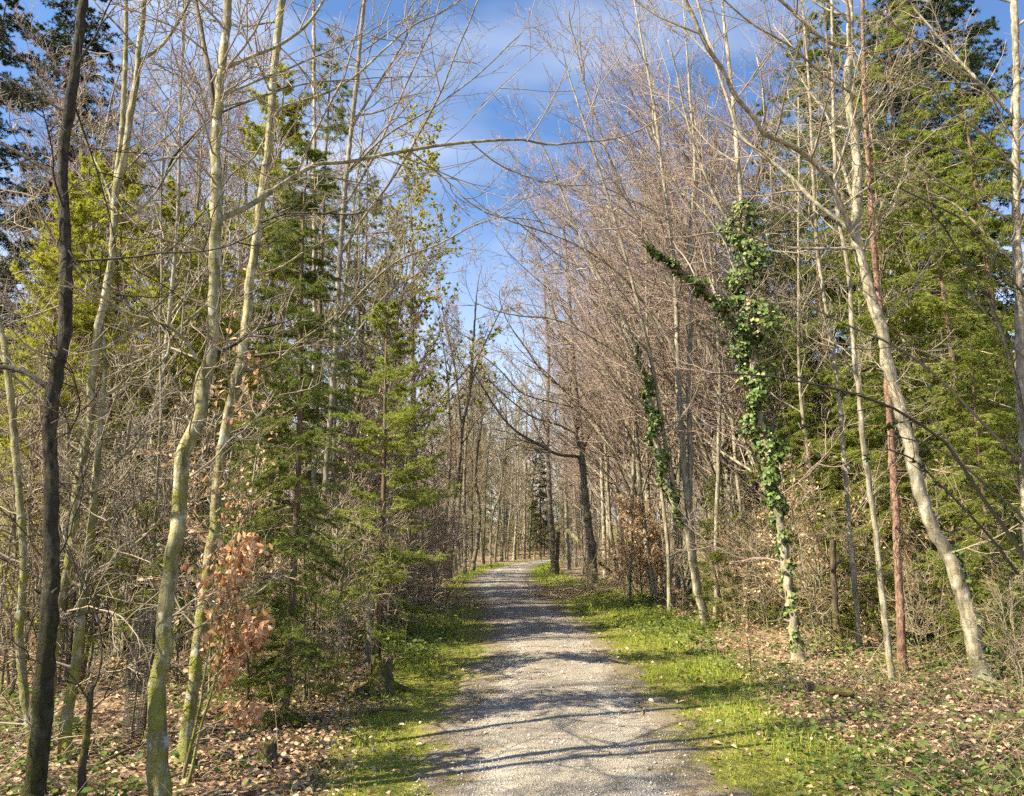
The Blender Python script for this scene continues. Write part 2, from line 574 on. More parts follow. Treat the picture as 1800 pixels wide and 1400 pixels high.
def plain(name, c, rough=.7):
    m, n, l, b = new_mat(name)
    tc = n.new('ShaderNodeTexCoord')
    nz = noise(n, l, tc.outputs['Object'], 30, 3)
    l.new(mixc(n, l, nz.outputs['Fac'], tuple(x * .6 for x in c), tuple(min(1, x * 1.4) for x in c)), b.inputs['Base Color'])
    b.inputs['Roughness'].default_value = rough
    return m


M['net'] = plain('guard_plastic', (.13, .115, .095), .6)
M['tubeguard'] = plain('guard_tube', (.20, .19, .16), .5)
M['pebble'] = twig('pebbles', (.22, .185, .145), (.62, .57, .50))


# ------------------------------------------------------------------ ground and path
def verge_amount(x, y):
    """how grassy the ground is: 1 beside the path, fading into the woods"""
    d = x - path_c(y)
    w = path_w(y)
    rw = np.interp(y, [5, 8, 10.5, 16, 25, 40, 80], [1.15, 1.15, 1.3, 2.4, 2.4, 1.5, 1.5])
    right = smooth(rw + .5, rw - .5, (d - w) + .45 * wave(x, y, 1.4, 7.) + .2 * wave(x, y, 4.1, 2.)) * (d > 0)
    left_w = np.interp(y, [0, 5, 7, 9, 11, 14, 18, 22, 26, 40, 80], [.5, .55, .7, .75, 1.3, 2.2, 2.4, 1.0, .8, .9, 1.2])
    left = smooth(left_w + .45, left_w - .35, (-d - w) + .35 * wave(x, y, 1.7, 3.)) * (d <= 0)
    return np.maximum(right, left)


def build_ground():
    def axis(a, b, n, c, k):
        t = np.linspace(-1, 1, n)
        s = np.sinh(t * k) / np.sinh(k)
        return c + np.where(s < 0, s * (c - a), s * (b - c))
    xs = axis(-420, 420, 300, 0.3, 5.2)
    ys = axis(-60, 700, 340, 9., 4.6)
    X, Y = np.meshgrid(xs, ys)
    Z = terrain(X, Y)
    v = np.stack((X, Y, Z), -1).reshape(-1, 3)
    i = np.arange(len(xs) * len(ys)).reshape(len(ys), len(xs))
    q = np.stack((i[:-1, :-1], i[:-1, 1:], i[1:, 1:], i[1:, :-1]), -1).reshape(-1, 4)
    b = Buf(); b.quads(v, q)
    me = b.mesh('ground', M['floor'])
    at_ = me.attributes.new('verge', 'FLOAT', 'POINT')
    at_.data.foreach_set('value', verge_amount(v[:, 0], v[:, 1]).astype(np.float32))
    return top('ground', me, 'structure', label='forest floor of brown fallen leaves, moss and earth', cat='ground')


ground = build_ground()


def build_path():
    ys = np.concatenate((np.arange(-30, 0, .5), np.arange(0, 30, .06), np.arange(30, 125, .4)))
    us = np.linspace(-1, 1, 41)
    V, E = [], []
    for y in ys:
        c, w = path_c(y), path_w(y)
        wl_ = w * 1.10 + .10 * math.sin(y * 1.9) + .06 * math.sin(y * 5.3 + 1) + .03 * math.sin(y * 13.1)
        wr_ = w * 1.10 + .09 * math.sin(y * 2.3 + 2) + .06 * math.sin(y * 6.1) + .03 * math.sin(y * 11.7)
        x = c + np.where(us < 0, us * wl_, us * wr_)
        z = .006 + .035 * (1 - us ** 2) + .006 * np.sin(x * 9 + y * 3) * np.sin(y * 7 - x * 4) * (1 - us ** 2) - .012 * (np.abs(us) > .99) \
            - .012 * np.exp(-((np.abs(us) - .5) / .16) ** 2)
        V.append(np.stack((x, np.full_like(x, y), z + rise(y)), -1)); E.append(np.abs(us))
    V = np.array(V); n, k = V.shape[:2]
    i = np.arange(n * k).reshape(n, k)
    q = np.stack((i[:-1, :-1], i[:-1, 1:], i[1:, 1:], i[1:, :-1]), -1).reshape(-1, 4)
    b = Buf(); b.quads(V, q)
    me = b.mesh('path', M['gravel'])
    at_ = me.attributes.new('edge', 'FLOAT', 'POINT')
    at_.data.foreach_set('value', np.array(E).ravel().astype(np.float32))
    return top('path', me, 'structure', label='pale gravel woodland path curving away between grass verges', cat='path')


build_path()

# ------------------------------------------------------------------ trees traced from the photograph
LAND = []      # (name used in labels, px, Y) of easily found things


def spline(pts, n):
    pts = np.asarray(pts, float)
    d = np.concatenate(([0], np.cumsum(np.linalg.norm(np.diff(pts, axis=0), axis=1))))
    s = np.linspace(0, d[-1], n)
    m = np.gradient(pts, d, axis=0)
    k = np.clip(np.searchsorted(d, s, side='right') - 1, 0, len(d) - 2)
    h = d[k + 1] - d[k]; t = ((s - d[k]) / h)[:, None]; h = h[:, None]
    return ((2 * t ** 3 - 3 * t ** 2 + 1) * pts[k] + (t ** 3 - 2 * t ** 2 + t) * h * m[k] + (-2 * t ** 3 + 3 * t ** 2) * pts[k + 1] + (t ** 3 - t ** 2) * h * m[k + 1])


def stem_path(rng, px, Y0, dY, ext, base=True):
    pts = [at(x, y, Y0) for x, y in px]
    z0, z1 = pts[0][2], pts[-1][2]
    pts = [at(x, y, Y0 + dY * np.clip((p[2] - z0) / max(z1 - z0, .1), 0, 1)) for (x, y), p in zip(px, pts)]
    pts = np.array(pts)
    if base:
        g = terrain(pts[0][0], pts[0][1])
        pts[0, 2] = g
        pts = np.vstack((pts[0] + np.array((0, 0, -.18)) - (pts[1] - pts[0]) * .02, pts))
    traced = len(pts)
    if ext > 0:
        d = norm(pts[-1] - pts[-3])
        k = max(3, int(ext / .8))
        e = grow(rng, pts[-1:], d[None], np.array([ext]), k, .06, (0, 0, .10))[0]
        pts = np.vstack((pts, e[1:]))
    return pts


def fat_tube(rng, buf, path, rad, sides, lump=.10, flare=0.):
    K = len(path)
    t = norm(np.gradient(path, axis=0))
    u = norm(np.cross(t, np.array((0., 1, .05)))); w = np.cross(t, u)
    a = np.arange(sides) * 2 * np.pi / sides
    L = np.concatenate(([0], np.cumsum(np.linalg.norm(np.diff(path, axis=0), axis=1))))
    ph = rng.uniform(0, 6.28, 8)
    l = 1 + lump * (.5 * np.sin(L[:, None] * 3.1 + 2 * a[None] + ph[0]) + .4 * np.sin(L[:, None] * 7.3 - a[None] + ph[1])
                    + .35 * np.sin(L[:, None] * 13. + 3 * a[None] + ph[2])) + rng.normal(0, lump * .12, (K, sides))
    if lump > .09 and K > 30:          # burrs and healed branch scars
        for _ in range(int(K / 7)):
            kc, ac, ww = rng.uniform(0, L[-1]), rng.uniform(0, 6.28), rng.uniform(.025, .07)
            l = l + rng.uniform(.08, .34) * np.exp(-((L[:, None] - kc) / ww) ** 2 + 2.2 * (np.cos(a[None] - ac) - 1))
    if flare:
        l = l * (1 + flare * np.exp(-np.maximum(L - .15, 0) / .16)[:, None] * (1 + .35 * np.sin(a * 4 + ph[3]))[None])
    r = (rad[:, None] * l)[..., None]
    v = path[:, None] + (np.cos(a)[None, :, None] * u[:, None] + np.sin(a)[None, :, None] * w[:, None]) * r
    i = np.arange(K * sides).reshape(K, sides); nx = np.roll(i, -1, 1)
    q = np.stack((i[:-1], nx[:-1], nx[1:], i[1:]), -1).reshape(-1, 4)
    c = np.vstack((v.reshape(-1, 3), path[-1] + t[-1] * rad[-1] * .3))
    tt = np.stack((i[-1], nx[-1], np.full(sides, K * sides)), -1)
    buf.both(c, q, tt)


def traced_tree(seed, label, px, w, Y=None, dY=0., ext=3., limbs=(), stems=(), auto=10, t0=.3, mat='beech_left', tw='twig_grey', name='beech_tree', cat='tree',
                land=None, l2=9, l3=7, l4=0, trop=(0, 0, .05), lf=.32, side=None, flare=.8, knots=0, rt=.0028, lump=.1, leafbuds=None, lang=(35, 70), amax=3.2, shoots=0):
    """px: trunk line in photo pixels from the foot upwards; w: (pixel width at foot, pixel width at last traced point)"""
    rng = np.random.default_rng(seed)
    if Y is None:
        Y = ground_at(*px[0])[1]
    p = stem_path(rng, px, Y, dY, ext)
    base = np.array((p[1][0], p[1][1], terrain(p[1][0], p[1][1])))
    root = thing(name, label, cat, base)
    depth = Y * CP - CAMZ * SP
    r0, r1 = w[0] * .86 / 2 / FPX * depth, w[1] * .9 / 2 / FPX * depth
    nt = len(px) + 1
    def line(pp, ra, rb, traced, n=None):
        n = n or max(12, int(np.linalg.norm(np.diff(pp, axis=0), axis=1).sum() / .05))
        q = spline(pp, n)
        d = np.concatenate(([0], np.cumsum(np.linalg.norm(np.diff(pp, axis=0), axis=1))))
        s = np.linspace(0, d[-1], n); dt = d[min(traced, len(d)) - 1]
        r = np.where(s < dt, ra + (rb - ra) * s / max(dt, .01), rb + (rb * .22 - rb) * (s - dt) / max(d[-1] - dt, .01))
        return q, r
    q, r = line(p, r0, r1, nt)
    for _ in range(knots):
        k = rng.integers(int(len(q) * .05), int(len(q) * .6))
        r[max(0, k - 2):k + 3] *= np.array([1.03, 1.08, 1.13, 1.09, 1.03])[:len(r[max(0, k - 2):k + 3])]
    jit = rng.normal(0, 1, (len(q), 3)); jit[:, 2] = 0
    ker = np.exp(-np.linspace(-2, 2, 5) ** 2); ker /= ker.sum()
    jit = np.stack([np.convolve(jit[:, c_], ker, 'same') for c_ in range(3)], -1)
    q = q + jit * (r * .16)[:, None]
    b = Buf(); fat_tube(rng, b, q, r, 18, lump, flare)
    if len(q) > 30 and r0 > .04:      # stubs of old branches
        for _ in range(7):
            k = int(rng.integers(6, len(q) - 12)); an = rng.uniform(0, 6.28); dd_ = np.array((math.cos(an), math.sin(an), .5))
            sp_ = np.array([q[k], q[k] + dd_ * r[k] * 1.15, q[k] + dd_ * r[k] * rng.uniform(1.3, 2.6)])
            fat_tube(rng, b, spline(sp_, 6), np.linspace(r[k] * .42, r[k] * rng.uniform(.12, .25), 6), 7, .1)
    part('trunk', b.mesh('trunk', M[mat], base), root)
    mains = [(q, r)]
    for st in stems:         # further stems forking from the foot or trunk: (pixels, (w0, w1), dY, ext)
        sp_ = stem_path(rng, st[0], Y if len(st) < 5 else st[4], st[2], st[3], base=(len(st) > 5 and st[5]))
        if not (len(st) > 5 and st[5]):
            kk = np.argmin(((q - sp_[0]) ** 2)[:, [0, 2]].sum(1)); o_ = q[kk] - sp_[0]; f_ = np.linspace(1, 0, len(sp_))[:, None] ** 2
            sp_ = sp_ + o_ * f_ + np.array((0, o_[1], 0)) * (1 - f_)
        q2, r2 = line(sp_, st[1][0] / 2 / FPX * depth, st[1][1] / 2 / FPX * depth, len(st[0]))
        b = Buf(); fat_tube(rng, b, q2, r2, 12, lump, .3 if len(st) > 5 else 0)
        part('stem', b.mesh('stem', M[mat if len(st) < 7 else st[6]], base), root)
        mains.append((q2, r2))
    KL = 12
    LP, LR, LQ = [], [], []
    for lb in limbs:          # traced limbs: (pixels, (w0, w1), dY, ext)
        lp = np.array([at(x, y, Y + lb[2] * k / max(1, len(lb[0]) - 1)) for k, (x, y) in enumerate(lb[0])])
        best = 1e9
        for qq in [m_[0] for m_ in mains] + LQ:
            kk = np.argmin(((qq - lp[0]) ** 2)[:, [0, 2]].sum(1)); dd_ = ((qq[kk] - lp[0])[[0, 2]] ** 2).sum()
            if dd_ < best - 1e-4:
                best, off = dd_, qq[kk] - lp[0]
        f_ = np.linspace(1, 0, len(lp))[:, None] ** 2
        lp = lp + off * f_ + np.array((0, off[1], 0)) * (1 - f_)
        if lb[3] > 0:
            e = grow(rng, lp[-1:], norm(lp[-1] - lp[-2])[None], np.array([lb[3]]), 4, .1, trop)[0]
            lp = np.vstack((lp, e[1:]))
        n = max(14, int(np.linalg.norm(np.diff(lp, axis=0), axis=1).sum() / .12))
        q2 = spline(lp, n)
        q2 += np.cumsum(rng.normal(0, .004, q2.shape), axis=0) * np.linspace(0, 1, n)[:, None]
        r2 = np.linspace(lb[1][0], lb[1][1], n) / 2 / FPX * depth
        b = Buf(); fat_tube(rng, b, q2, r2, 8, .08)
        part('branch', b.mesh('branch', M[mat if len(lb) < 5 else lb[4]], base), root)
        LP.append(spline(q2, KL)); LQ.append(q2); LR.append(np.interp(np.linspace(0, 1, KL), np.linspace(0, 1, n), r2))
    tb = Buf()
    # side branches the trunk carries by itself
    for q2, r2 in mains:
        if auto:
            pp = spline(q2[::max(1, len(q2) // 40)], 24)[None]; rr = np.interp(np.linspace(0, 1, 24), np.linspace(0, 1, len(r2)), r2)[None]
            a, ar = spawn(rng, pp, rr, auto, t0, 1., lang, lf, .55, .5, .008, .004, KL, .10, trop, side=side, lmax=amax)
            for k in range(len(a)):
                b = Buf(); tube(b, a[k:k + 1], ar[k:k + 1], 6)
                part('branch', b.mesh('branch', M[mat], base), root)
                LP.append(a[k]); LR.append(ar[k])
    if shoots:
        for q2, r2 in mains[:2]:
            pp = spline(q2[::max(1, len(q2) // 40)], 24)[None]; rr = np.interp(np.linspace(0, 1, 24), np.linspace(0, 1, len(r2)), r2)[None]
            a, ar = spawn(rng, pp, rr, shoots, .06, .62, (45, 85), .16, .1, .2, .006, .003, KL, .13, (0, 0, .03), lmin=.5, lmax=1.7)
            for k in range(len(a)):
                rk = np.linspace(rng.uniform(.006, .011), .003, KL)
                b = Buf(); tube(b, a[k:k + 1], rk[None], 5)
                part('branch', b.mesh('branch', M[tw], base), root)
                LP.append(a[k]); LR.append(rk)
    if LP and l2:
        LP, LR = np.array(LP), np.array(LR)
        a, ar = spawn(rng, LP, LR, l2, .12, 1., (30, 65), .42, .45, .6, .0045, .003, 7, .13, trop, lmax=1.8, lmin=.2)
        tube(tb, a, ar, 4)
        if l3:
            c, cr = spawn(rng, a, ar, l3, .15, 1., (30, 60), .45, .4, .65, rt * 1.15, rt * .8, 4, .14, trop, lmin=.10, lmax=.8)
            tube(tb, c, cr, 3)
            if l4:
                e, er = spawn(rng, c, cr, l4, .2, 1., (30, 60), .5, .4, .8, rt * .95, rt * .7, 3, .15, trop, lmin=.06)
                tube(tb, e, er, 3)
        part('crown', tb.mesh('crown', M[tw], base), root)
    if land:
        LAND.append((land, px[0][0], Y))
    return root, mains, LP, base


T_L3 = traced_tree(
    3, 'mossy grey beech with crooked trunk, one long branch arching over the path',
    [(277, 1418), (277, 1300), (278, 1226), (287, 1133), (293, 1050), (301, 1000), (311, 933), (317, 867), (326, 790), (348, 733), (357, 667), (373, 617), (375, 533),
     (377, 463), (380, 333), (381, 233), (388, 133), (397, 67), (401, 0)], (37, 19), dY=.5, ext=4.5,
    stems=[([(378, 400), (371, 320), (370, 260), (368, 200), (363, 133), (350, 67), (337, 0)], (13, 10), .3, 3.0, 5.45, False, 'alder')],  # darker bark colour stands in for the shade on this stem
    limbs=[([(382, 345), (433, 323), (473, 297), (520, 267), (553, 250), (600, 248), (667, 237), (767, 220), (850, 213), (905, 211), (930, 212), (960, 220), (1033, 215), (1083, 210), (1127, 197)], (12, 3), 2.2, .9),
           ([(850, 213), (900, 212), (933, 192), (963, 180), (1017, 177), (1083, 172)], (4, 2), .6, .5),
           ([(730, 228), (787, 237), (827, 253), (867, 258), (930, 258)], (4.5, 2), .5, .4),
           ([(900, 212), (933, 237), (960, 257), (1010, 300)], (3.5, 2), .4, .4),
           ([(400, 60), (433, 37), (467, 20), (510, -10)], (9, 5), .6, 2.0),
           ([(377, 640), (350, 640), (335, 610), (300, 575), (260, 550), (215, 540), (170, 515), (120, 480), (90, 440)], (8, 2.5), -.5, .6),
           ([(380, 610), (405, 590), (432, 567), (472, 555)], (9, 3), .7, .2, 'beech_shade_dark'),
           ([(372, 500), (330, 530), (280, 570), (262, 615), (230, 640), (180, 668)], (7, 2.5), -.4, .5),
           ([(392, 110), (420, 95), (450, 80), (500, 60), (560, 35)], (6, 2.5), .9, 1.2),
           ([(388, 133), (440, 120), (500, 100), (560, 92), (640, 88)], (5, 2), 1.2, .8)],
    auto=5, t0=.62, mat='beech_left', tw='twig_grey', land='the crooked mossy beech', l2=9, l3=6, knots=4, lump=.13, flare=.35, shoots=11)
T_L4 = traced_tree(
    4, 'mossy pale beech behind the crooked one, leaning right with copper leaves at its foot',
    [(326, 1345), (330, 1275), (340, 1205), (347, 1155), (353, 1100), (360, 1050), (370, 966), (377, 930), (383, 833), (397, 750), (413, 683), (423, 633), (433, 567), (437, 500), (444, 463),
     (457, 367), (467, 300), (477, 200), (481, 133), (488, 67), (497, 0)], (25, 18), dY=.9, ext=4.0,
    limbs=[([(488, 120), (507, 103), (547, 90), (600, 60), (660, 5), (720, -40)], (7, 3), .9, 1.2),
           ([(472, 270), (500, 250), (533, 250), (575, 258)], (5, 2.5), .4, .4),
           ([(463, 345), (480, 327), (520, 323), (560, 326)], (6, 3), -.3, .3, 'beech_shade_dark'),
           ([(445, 460), (480, 440), (530, 400), (590, 375), (660, 370)], (5, 2), .8, .6),
           ([(423, 640), (460, 625), (500, 585), (560, 540)], (5, 2), .5, .5),
           ([(480, 130), (440, 165), (400, 210), (360, 230), (300, 300)], (5, 2), .5, .4)],
    auto=5, t0=.6, mat='beech_left', land='the pale leaning beech', l2=8, l3=6, knots=3, shoots=10)
T_L2 = traced_tree(
    2, 'yellow-mossy twin-stemmed beech at the left, forking high up',
    [(86, 1240), (97, 1133), (103, 1076), (113, 1026), (123, 983), (129, 933), (137, 850), (147, 800), (157, 750), (161, 683), (167, 633), (173, 577), (183, 533), (192, 483), (200, 400),
     (203, 350), (220, 267), (230, 200), (240, 133), (247, 67), (254, 0)], (19, 13), Y=6.6, dY=.4, ext=4.,
    stems=[([(112, 1356), (117, 1266), (133, 1173), (143, 1083), (152, 1000), (162, 933), (167, 850), (175, 767), (181, 700), (184, 630), (180, 560)], (20, 9), .5, .2, 6.35, True),
           ([(199, 380), (197, 300), (200, 233), (203, 133), (203, 60), (202, 0)], (11, 9), .2, 3.),
           ([(193, 380), (182, 330), (160, 280), (135, 240)], (6, 4), .2, .6)],
    limbs=[([(210, 370), (240, 350), (260, 320), (280, 280), (315, 230), (350, 190)], (6, 2.5), .5, .5),
           ([(225, 250), (250, 220), (290, 190), (340, 150), (375, 135)], (6, 3), .4, .8, 'beech_shade_dark'),
           ([(248, 60), (262, 40), (280, 10)], (7, 5), .3, 2.)],
    auto=5, t0=.45, mat='beech_left', land='the yellow-mossy twin beech', l2=8, l3=6, knots=3, shoots=10)
T_L1 = traced_tree(
    1, 'nearly black trunk in shade near the left edge of the wood',
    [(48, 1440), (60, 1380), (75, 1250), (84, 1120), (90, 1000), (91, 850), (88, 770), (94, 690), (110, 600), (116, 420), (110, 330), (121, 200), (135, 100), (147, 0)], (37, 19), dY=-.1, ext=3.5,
    limbs=[([(86, 690), (70, 675), (45, 655), (0, 648), (-40, 640)], (11, 5), .1, 1.), ([(108, 335), (85, 310), (50, 285), (0, 255), (-40, 235)], (9, 5), .2, 1., 'beech_shade_dark'),
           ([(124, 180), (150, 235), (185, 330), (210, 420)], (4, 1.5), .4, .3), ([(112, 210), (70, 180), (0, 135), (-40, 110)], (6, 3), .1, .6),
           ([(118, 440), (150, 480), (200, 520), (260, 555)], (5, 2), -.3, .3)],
    auto=4, t0=.6, mat='beech_shade_dark', tw='twig_shade_dark', land='the nearly black trunk', l2=6, l3=5, knots=3, lump=.11, shoots=6)
traced_tree(
    5, 'thin mossy stem at the very left edge, bent near its foot',
    [(62, 1340), (52, 1270), (36, 1170), (38, 1060), (42, 1000), (34, 880), (26, 780), (16, 680), (4, 590), (-12, 520), (-25, 440)], (17, 12), dY=.2, ext=3., auto=4, t0=.4, mat='beech_left',
    limbs=[([(14, 680), (-10, 620), (-40, 600)], (7, 4), .1, .6), ([(10, 640), (60, 700), (78, 790), (80, 900)], (5, 2), .4, .2)], l2=7, l3=5, knots=2, shoots=9)
traced_tree(
    6, 'short black dead stem snapped off between the dark trunk and the crooked beech',
    [(141, 1425), (147, 1333), (155, 1266), (160, 1206)], (16, 11), ext=0, auto=0, mat='dead', tw='twig_shade_dark', name='dead_tree', cat='dead tree',
    limbs=[([(160, 1215), (172, 1190), (180, 1140), (172, 1090), (150, 1020), (110, 950)], (5, 1.6), .1, .3), ([(158, 1230), (120, 1180), (60, 1160), (0, 1150)], (3.5, 1.4), -.2, .3),
           ([(157, 1250), (200, 1215), (260, 1190)], (3, 1.4), .2, .2)], l2=5, l3=3)
T_R1 = traced_tree(
    11, 'tall pale beech leaning left at the right of the path, forking into long rising limbs',
    [(1730, 1200), (1713, 1140), (1703, 1083), (1687, 1033), (1667, 976), (1640, 930), (1617, 867), (1607, 817), (1590, 750), (1573, 683), (1560, 633), (1547, 567), (1530, 517), (1515, 463),
     (1504, 417), (1508, 350), (1507, 283), (1494, 200), (1490, 133), (1495, 67), (1493, 0)], (31, 15), dY=.4, ext=4.5,
    limbs=[([(1506, 425), (1490, 377), (1467, 320), (1430, 267), (1387, 237), (1347, 217), (1330, 187), (1300, 150), (1277, 100), (1250, 57), (1227, 0), (1200, -60)], (12, 5), -1.2, 1.5),
           ([(1498, 400), (1433, 347), (1393, 303), (1343, 263), (1310, 233), (1285, 170), (1265, 110), (1240, 30)], (9, 4), .9, 1.),
           ([(1503, 430), (1480, 427), (1400, 425), (1360, 417), (1310, 397), (1240, 400)], (6, 2.5), -.5, .5),
           ([(1430, 267), (1440, 235), (1475, 205), (1493, 170), (1500, 130)], (4, 2), -.3, .3),
           ([(1490, 50), (1460, 40), (1420, 0), (1390, -30)], (8, 5), -.3, 1.5),
           ([(1492, 190), (1430, 150), (1380, 110), (1310, 70), (1250, 20)], (5, 2), -.8, .6),
           ([(1500, 235), (1540, 165), (1580, 150), (1625, 135), (1670, 90)], (4.5, 2), .8, .5, 'alder'),
           ([(1512, 450), (1540, 400), (1575, 350), (1600, 300)], (4, 2), .6, .4),
           ([(1545, 560), (1580, 540), (1620, 500), (1660, 430)], (4, 1.8), .5, .3)],
    auto=7, t0=.42, mat='beech_right', tw='twig_grey', land='the tall leaning beech', l2=10, l3=7, knots=4, side=(-.3, -.1, 0), shoots=9)
T_R3 = traced_tree(
    13, 'ivy-clad tree with leaves wrapped round its upper trunk right of the path',
    [(1402, 1160), (1388, 1050), (1378, 966), (1367, 900), (1350, 800), (1334, 733), (1324, 667), (1323, 600), (1317, 533), (1313, 483), (1308, 400), (1300, 320), (1292, 220), (1280, 100), (1270, 0)], (21, 6), dY=.5, ext=3,
    stems=[([(1412, 1150), (1404, 1090), (1393, 1020), (1383, 960), (1368, 900)], (10, 7), .2, 0., None, True)] and [],
    limbs=[([(1318, 600), (1290, 555), (1260, 520), (1225, 490), (1190, 460), (1150, 430)], (8, 4), -.4, 1.),
           ([(1305, 390), (1330, 330), (1350, 250), (1355, 150)], (6, 3), .4, 1.), ([(1310, 420), (1270, 350), (1240, 270), (1215, 180)], (6, 3), -.3, 1.2)],
    auto=8, t0=.4, mat='beech_right', tw='twig_pink', name='ivy_clad_tree', land='the ivy-clad tree', l2=10, l3=7, side=(-.3, 0, 0), shoots=9)
T_R4 = traced_tree(
    14, 'many-stemmed tree by the right verge with an ivy-covered stem leaning over the path',
    [(1243, 1110), (1233, 1066), (1220, 1000), (1208, 930), (1190, 895), (1173, 855), (1160, 810), (1150, 760), (1140, 700), (1130, 650), (1112, 600), (1090, 550), (1060, 500), (1030, 440), (1000, 370)], (19, 5), dY=-.5, ext=2.5,
    stems=[([(1215, 970), (1210, 900), (1202, 830), (1196, 750), (1190, 650), (1188, 540), (1180, 430), (1165, 320), (1150, 200), (1130, 90)], (13, 5), .6, 3.),
           ([(1222, 1000), (1214, 900), (1214, 800), (1210, 680), (1215, 560), (1212, 430), (1220, 300), (1210, 150)], (11, 5), .9, 3.),
           ([(1203, 900), (1180, 800), (1150, 640), (1120, 520), (1085, 400), (1050, 290), (1020, 200)], (8, 4), -.3, 2.)],
    limbs=[([(1140, 700), (1100, 640), (1040, 600), (980, 570), (900, 560)], (5, 2.2), -.4, .8), ([(1185, 500), (1130, 400), (1080, 290), (1040, 180), (1015, 90)], (7, 3), -.3, 1.),
           ([(1190, 620), (1140, 540), (1080, 470), (1000, 420), (930, 395)], (6, 2.5), -.4, 1.)],
    auto=11, t0=.3, mat='beech_right', tw='twig_pink', name='ivy_clad_tree', land='the many-stemmed tree', l2=11, l3=8, side=(-.5, -.1, 0), trop=(-.02, 0, .07), lf=.3)
traced_tree(
    17, 'straight young pine with flaky reddish bark left of the tall leaning beech',
    [(1587, 1175), (1582, 1080), (1577, 960), (1572, 860), (1563, 720), (1556, 620), (1546, 540), (1535, 420), (1527, 300), (1521, 200), (1518, 100), (1516, 0)], (17, 8), dY=.3, ext=4, auto=14, t0=.35,
    mat='pine', tw='twig_brown', name='pine_tree', land='the reddish pine', l2=6, l3=4, trop=(0, 0, .0), lang=(65, 90), lf=.16, flare=.3, shoots=5)
traced_tree(
    18, 'slim pale stem standing in front of the reddish pine',
    [(1568, 1196), (1560, 1130), (1553, 1066), (1540, 940), (1530, 870), (1517, 767), (1508, 680), (1500, 600), (1490, 467), (1474, 383), (1467, 267), (1464, 140), (1462, 0)], (13, 6), dY=.2, ext=3.5, auto=8, t0=.3, mat='beech_right', l2=7, l3=5, lf=.2, flare=.3, shoots=6)
traced_tree(
    19, 'slim pale stem between the ivy-clad tree and the reddish pine',
    [(1513, 1163), (1503, 1033), (1493, 933), (1490, 884), (1480, 767), (1467, 633), (1450, 533), (1440, 467), (1430, 330), (1425, 200), (1415, 60)], (11, 5), Y=12.1, dY=.3, ext=3., auto=8, t0=.3, mat='beech_right', l2=7, l3=5, lf=.2, flare=.3, shoots=6)
traced_tree(
    20, 'brown broken snag with rough bark behind the slim pale stems',
    [(1477, 1163), (1472, 1110), (1467, 1050), (1465, 1000), (1464, 950)], (14, 11), Y=12.3, ext=0, auto=0, mat='dead', name='dead_snag', cat='dead tree', tw='twig_brown',
    limbs=[([(1466, 1000), (1440, 960), (1420, 900)], (3, 1.4), .1, .3), ([(1467, 1040), (1500, 1010), (1540, 1000)], (2.5, 1.4), .1, .3)], l2=5, l3=3, flare=.5)
T_R2 = traced_tree(
    12, 'pale beech at the right edge with many long rising side branches',
    [(1812, 1170), (1806, 1000), (1800, 820), (1793, 640), (1790, 500), (1788, 420), (1785, 283), (1787, 167), (1784, 33), (1782, 0)], (22, 14), Y=10.8, dY=.4, ext=4.,
    limbs=[([(1786, 190), (1740, 130), (1690, 95), (1650, 60), (1600, 30)], (6, 3), -.6, .6), ([(1787, 170), (1720, 105), (1660, 40), (1610, -20)], (7, 3), .4, .8),
           ([(1785, 280), (1740, 220), (1690, 180), (1640, 120), (1580, 90)], (6, 2.5), -.7, .6), ([(1787, 275), (1720, 260), (1600, 230), (1500, 235)], (4.5, 2), -.6, .5),
           ([(1788, 380), (1730, 345), (1640, 290), (1570, 235), (1500, 190)], (5, 2), -.6, .5), ([(1790, 455), (1740, 400), (1690, 350), (1600, 310), (1520, 270)], (5, 2), .6, .4),
           ([(1785, 200), (1800, 150), (1840, 100)], (5, 3), .2, .8)],
    auto=8, t0=.4, mat='beech_right', tw='twig_grey', land='the right-edge beech', l2=10, l3=7, side=(-.5, 0, 0), shoots=7)
T_R5 = traced_tree(
    15, 'forked grey tree on the right at the path bend, low limbs reaching left',
    [(1042, 1046), (1041, 1000), (1040, 964), (1031, 900), (1025, 836), (1023, 803), (1020, 770), (1016, 730), (1012, 690), (1008, 640), (1004, 580), (1000, 510), (995, 440)], (19, 6), dY=.4, ext=3.,
    stems=[([(1024, 800), (1016, 770), (1008, 730), (1003, 690), (1000, 640), (990, 590), (975, 550)], (7, 3.5), -.4, 3.), ([(1026, 800), (1036, 770), (1048, 745), (1056, 715)], (4, 2.5), .3, 2.)],
    limbs=[([(1020, 803), (1005, 801), (977, 797), (955, 785), (933, 773), (900, 750), (867, 707)], (6.5, 2.), -1.5, 1.5), ([(1016, 760), (980, 745), (940, 735), (890, 700)], (4, 1.6), -1., 1.),
           ([(1012, 715), (970, 705), (920, 690), (880, 650)], (4, 1.6), -.8, 1.), ([(1006, 690), (960, 660), (930, 620), (890, 560)], (4.5, 1.6), -.8, 1.), ([(1014, 690), (980, 690), (940, 672), (905, 640)], (3.5, 1.4), .8, 1.)],
    auto=9, t0=.4, mat='beech_wood', tw='twig_brown', land='the forked grey tree', l2=11, l3=7, l4=2, side=(-.4, -.2, 0), rt=.006, amax=4.5)
T_R6 = traced_tree(
    16, 'dark straight trunk right where the path curves out of sight',
    [(972, 1009), (971, 943), (967, 900), (965, 836), (962, 793), (963, 750), (963, 690), (965, 620), (960, 560)], (12, 5), dY=0, ext=3., auto=12, t0=.4, mat='alder', tw='twig_brown',
    land='the dark trunk at the curve', l2=9, l3=6, l4=2, rt=.008, name='alder_tree', amax=6)
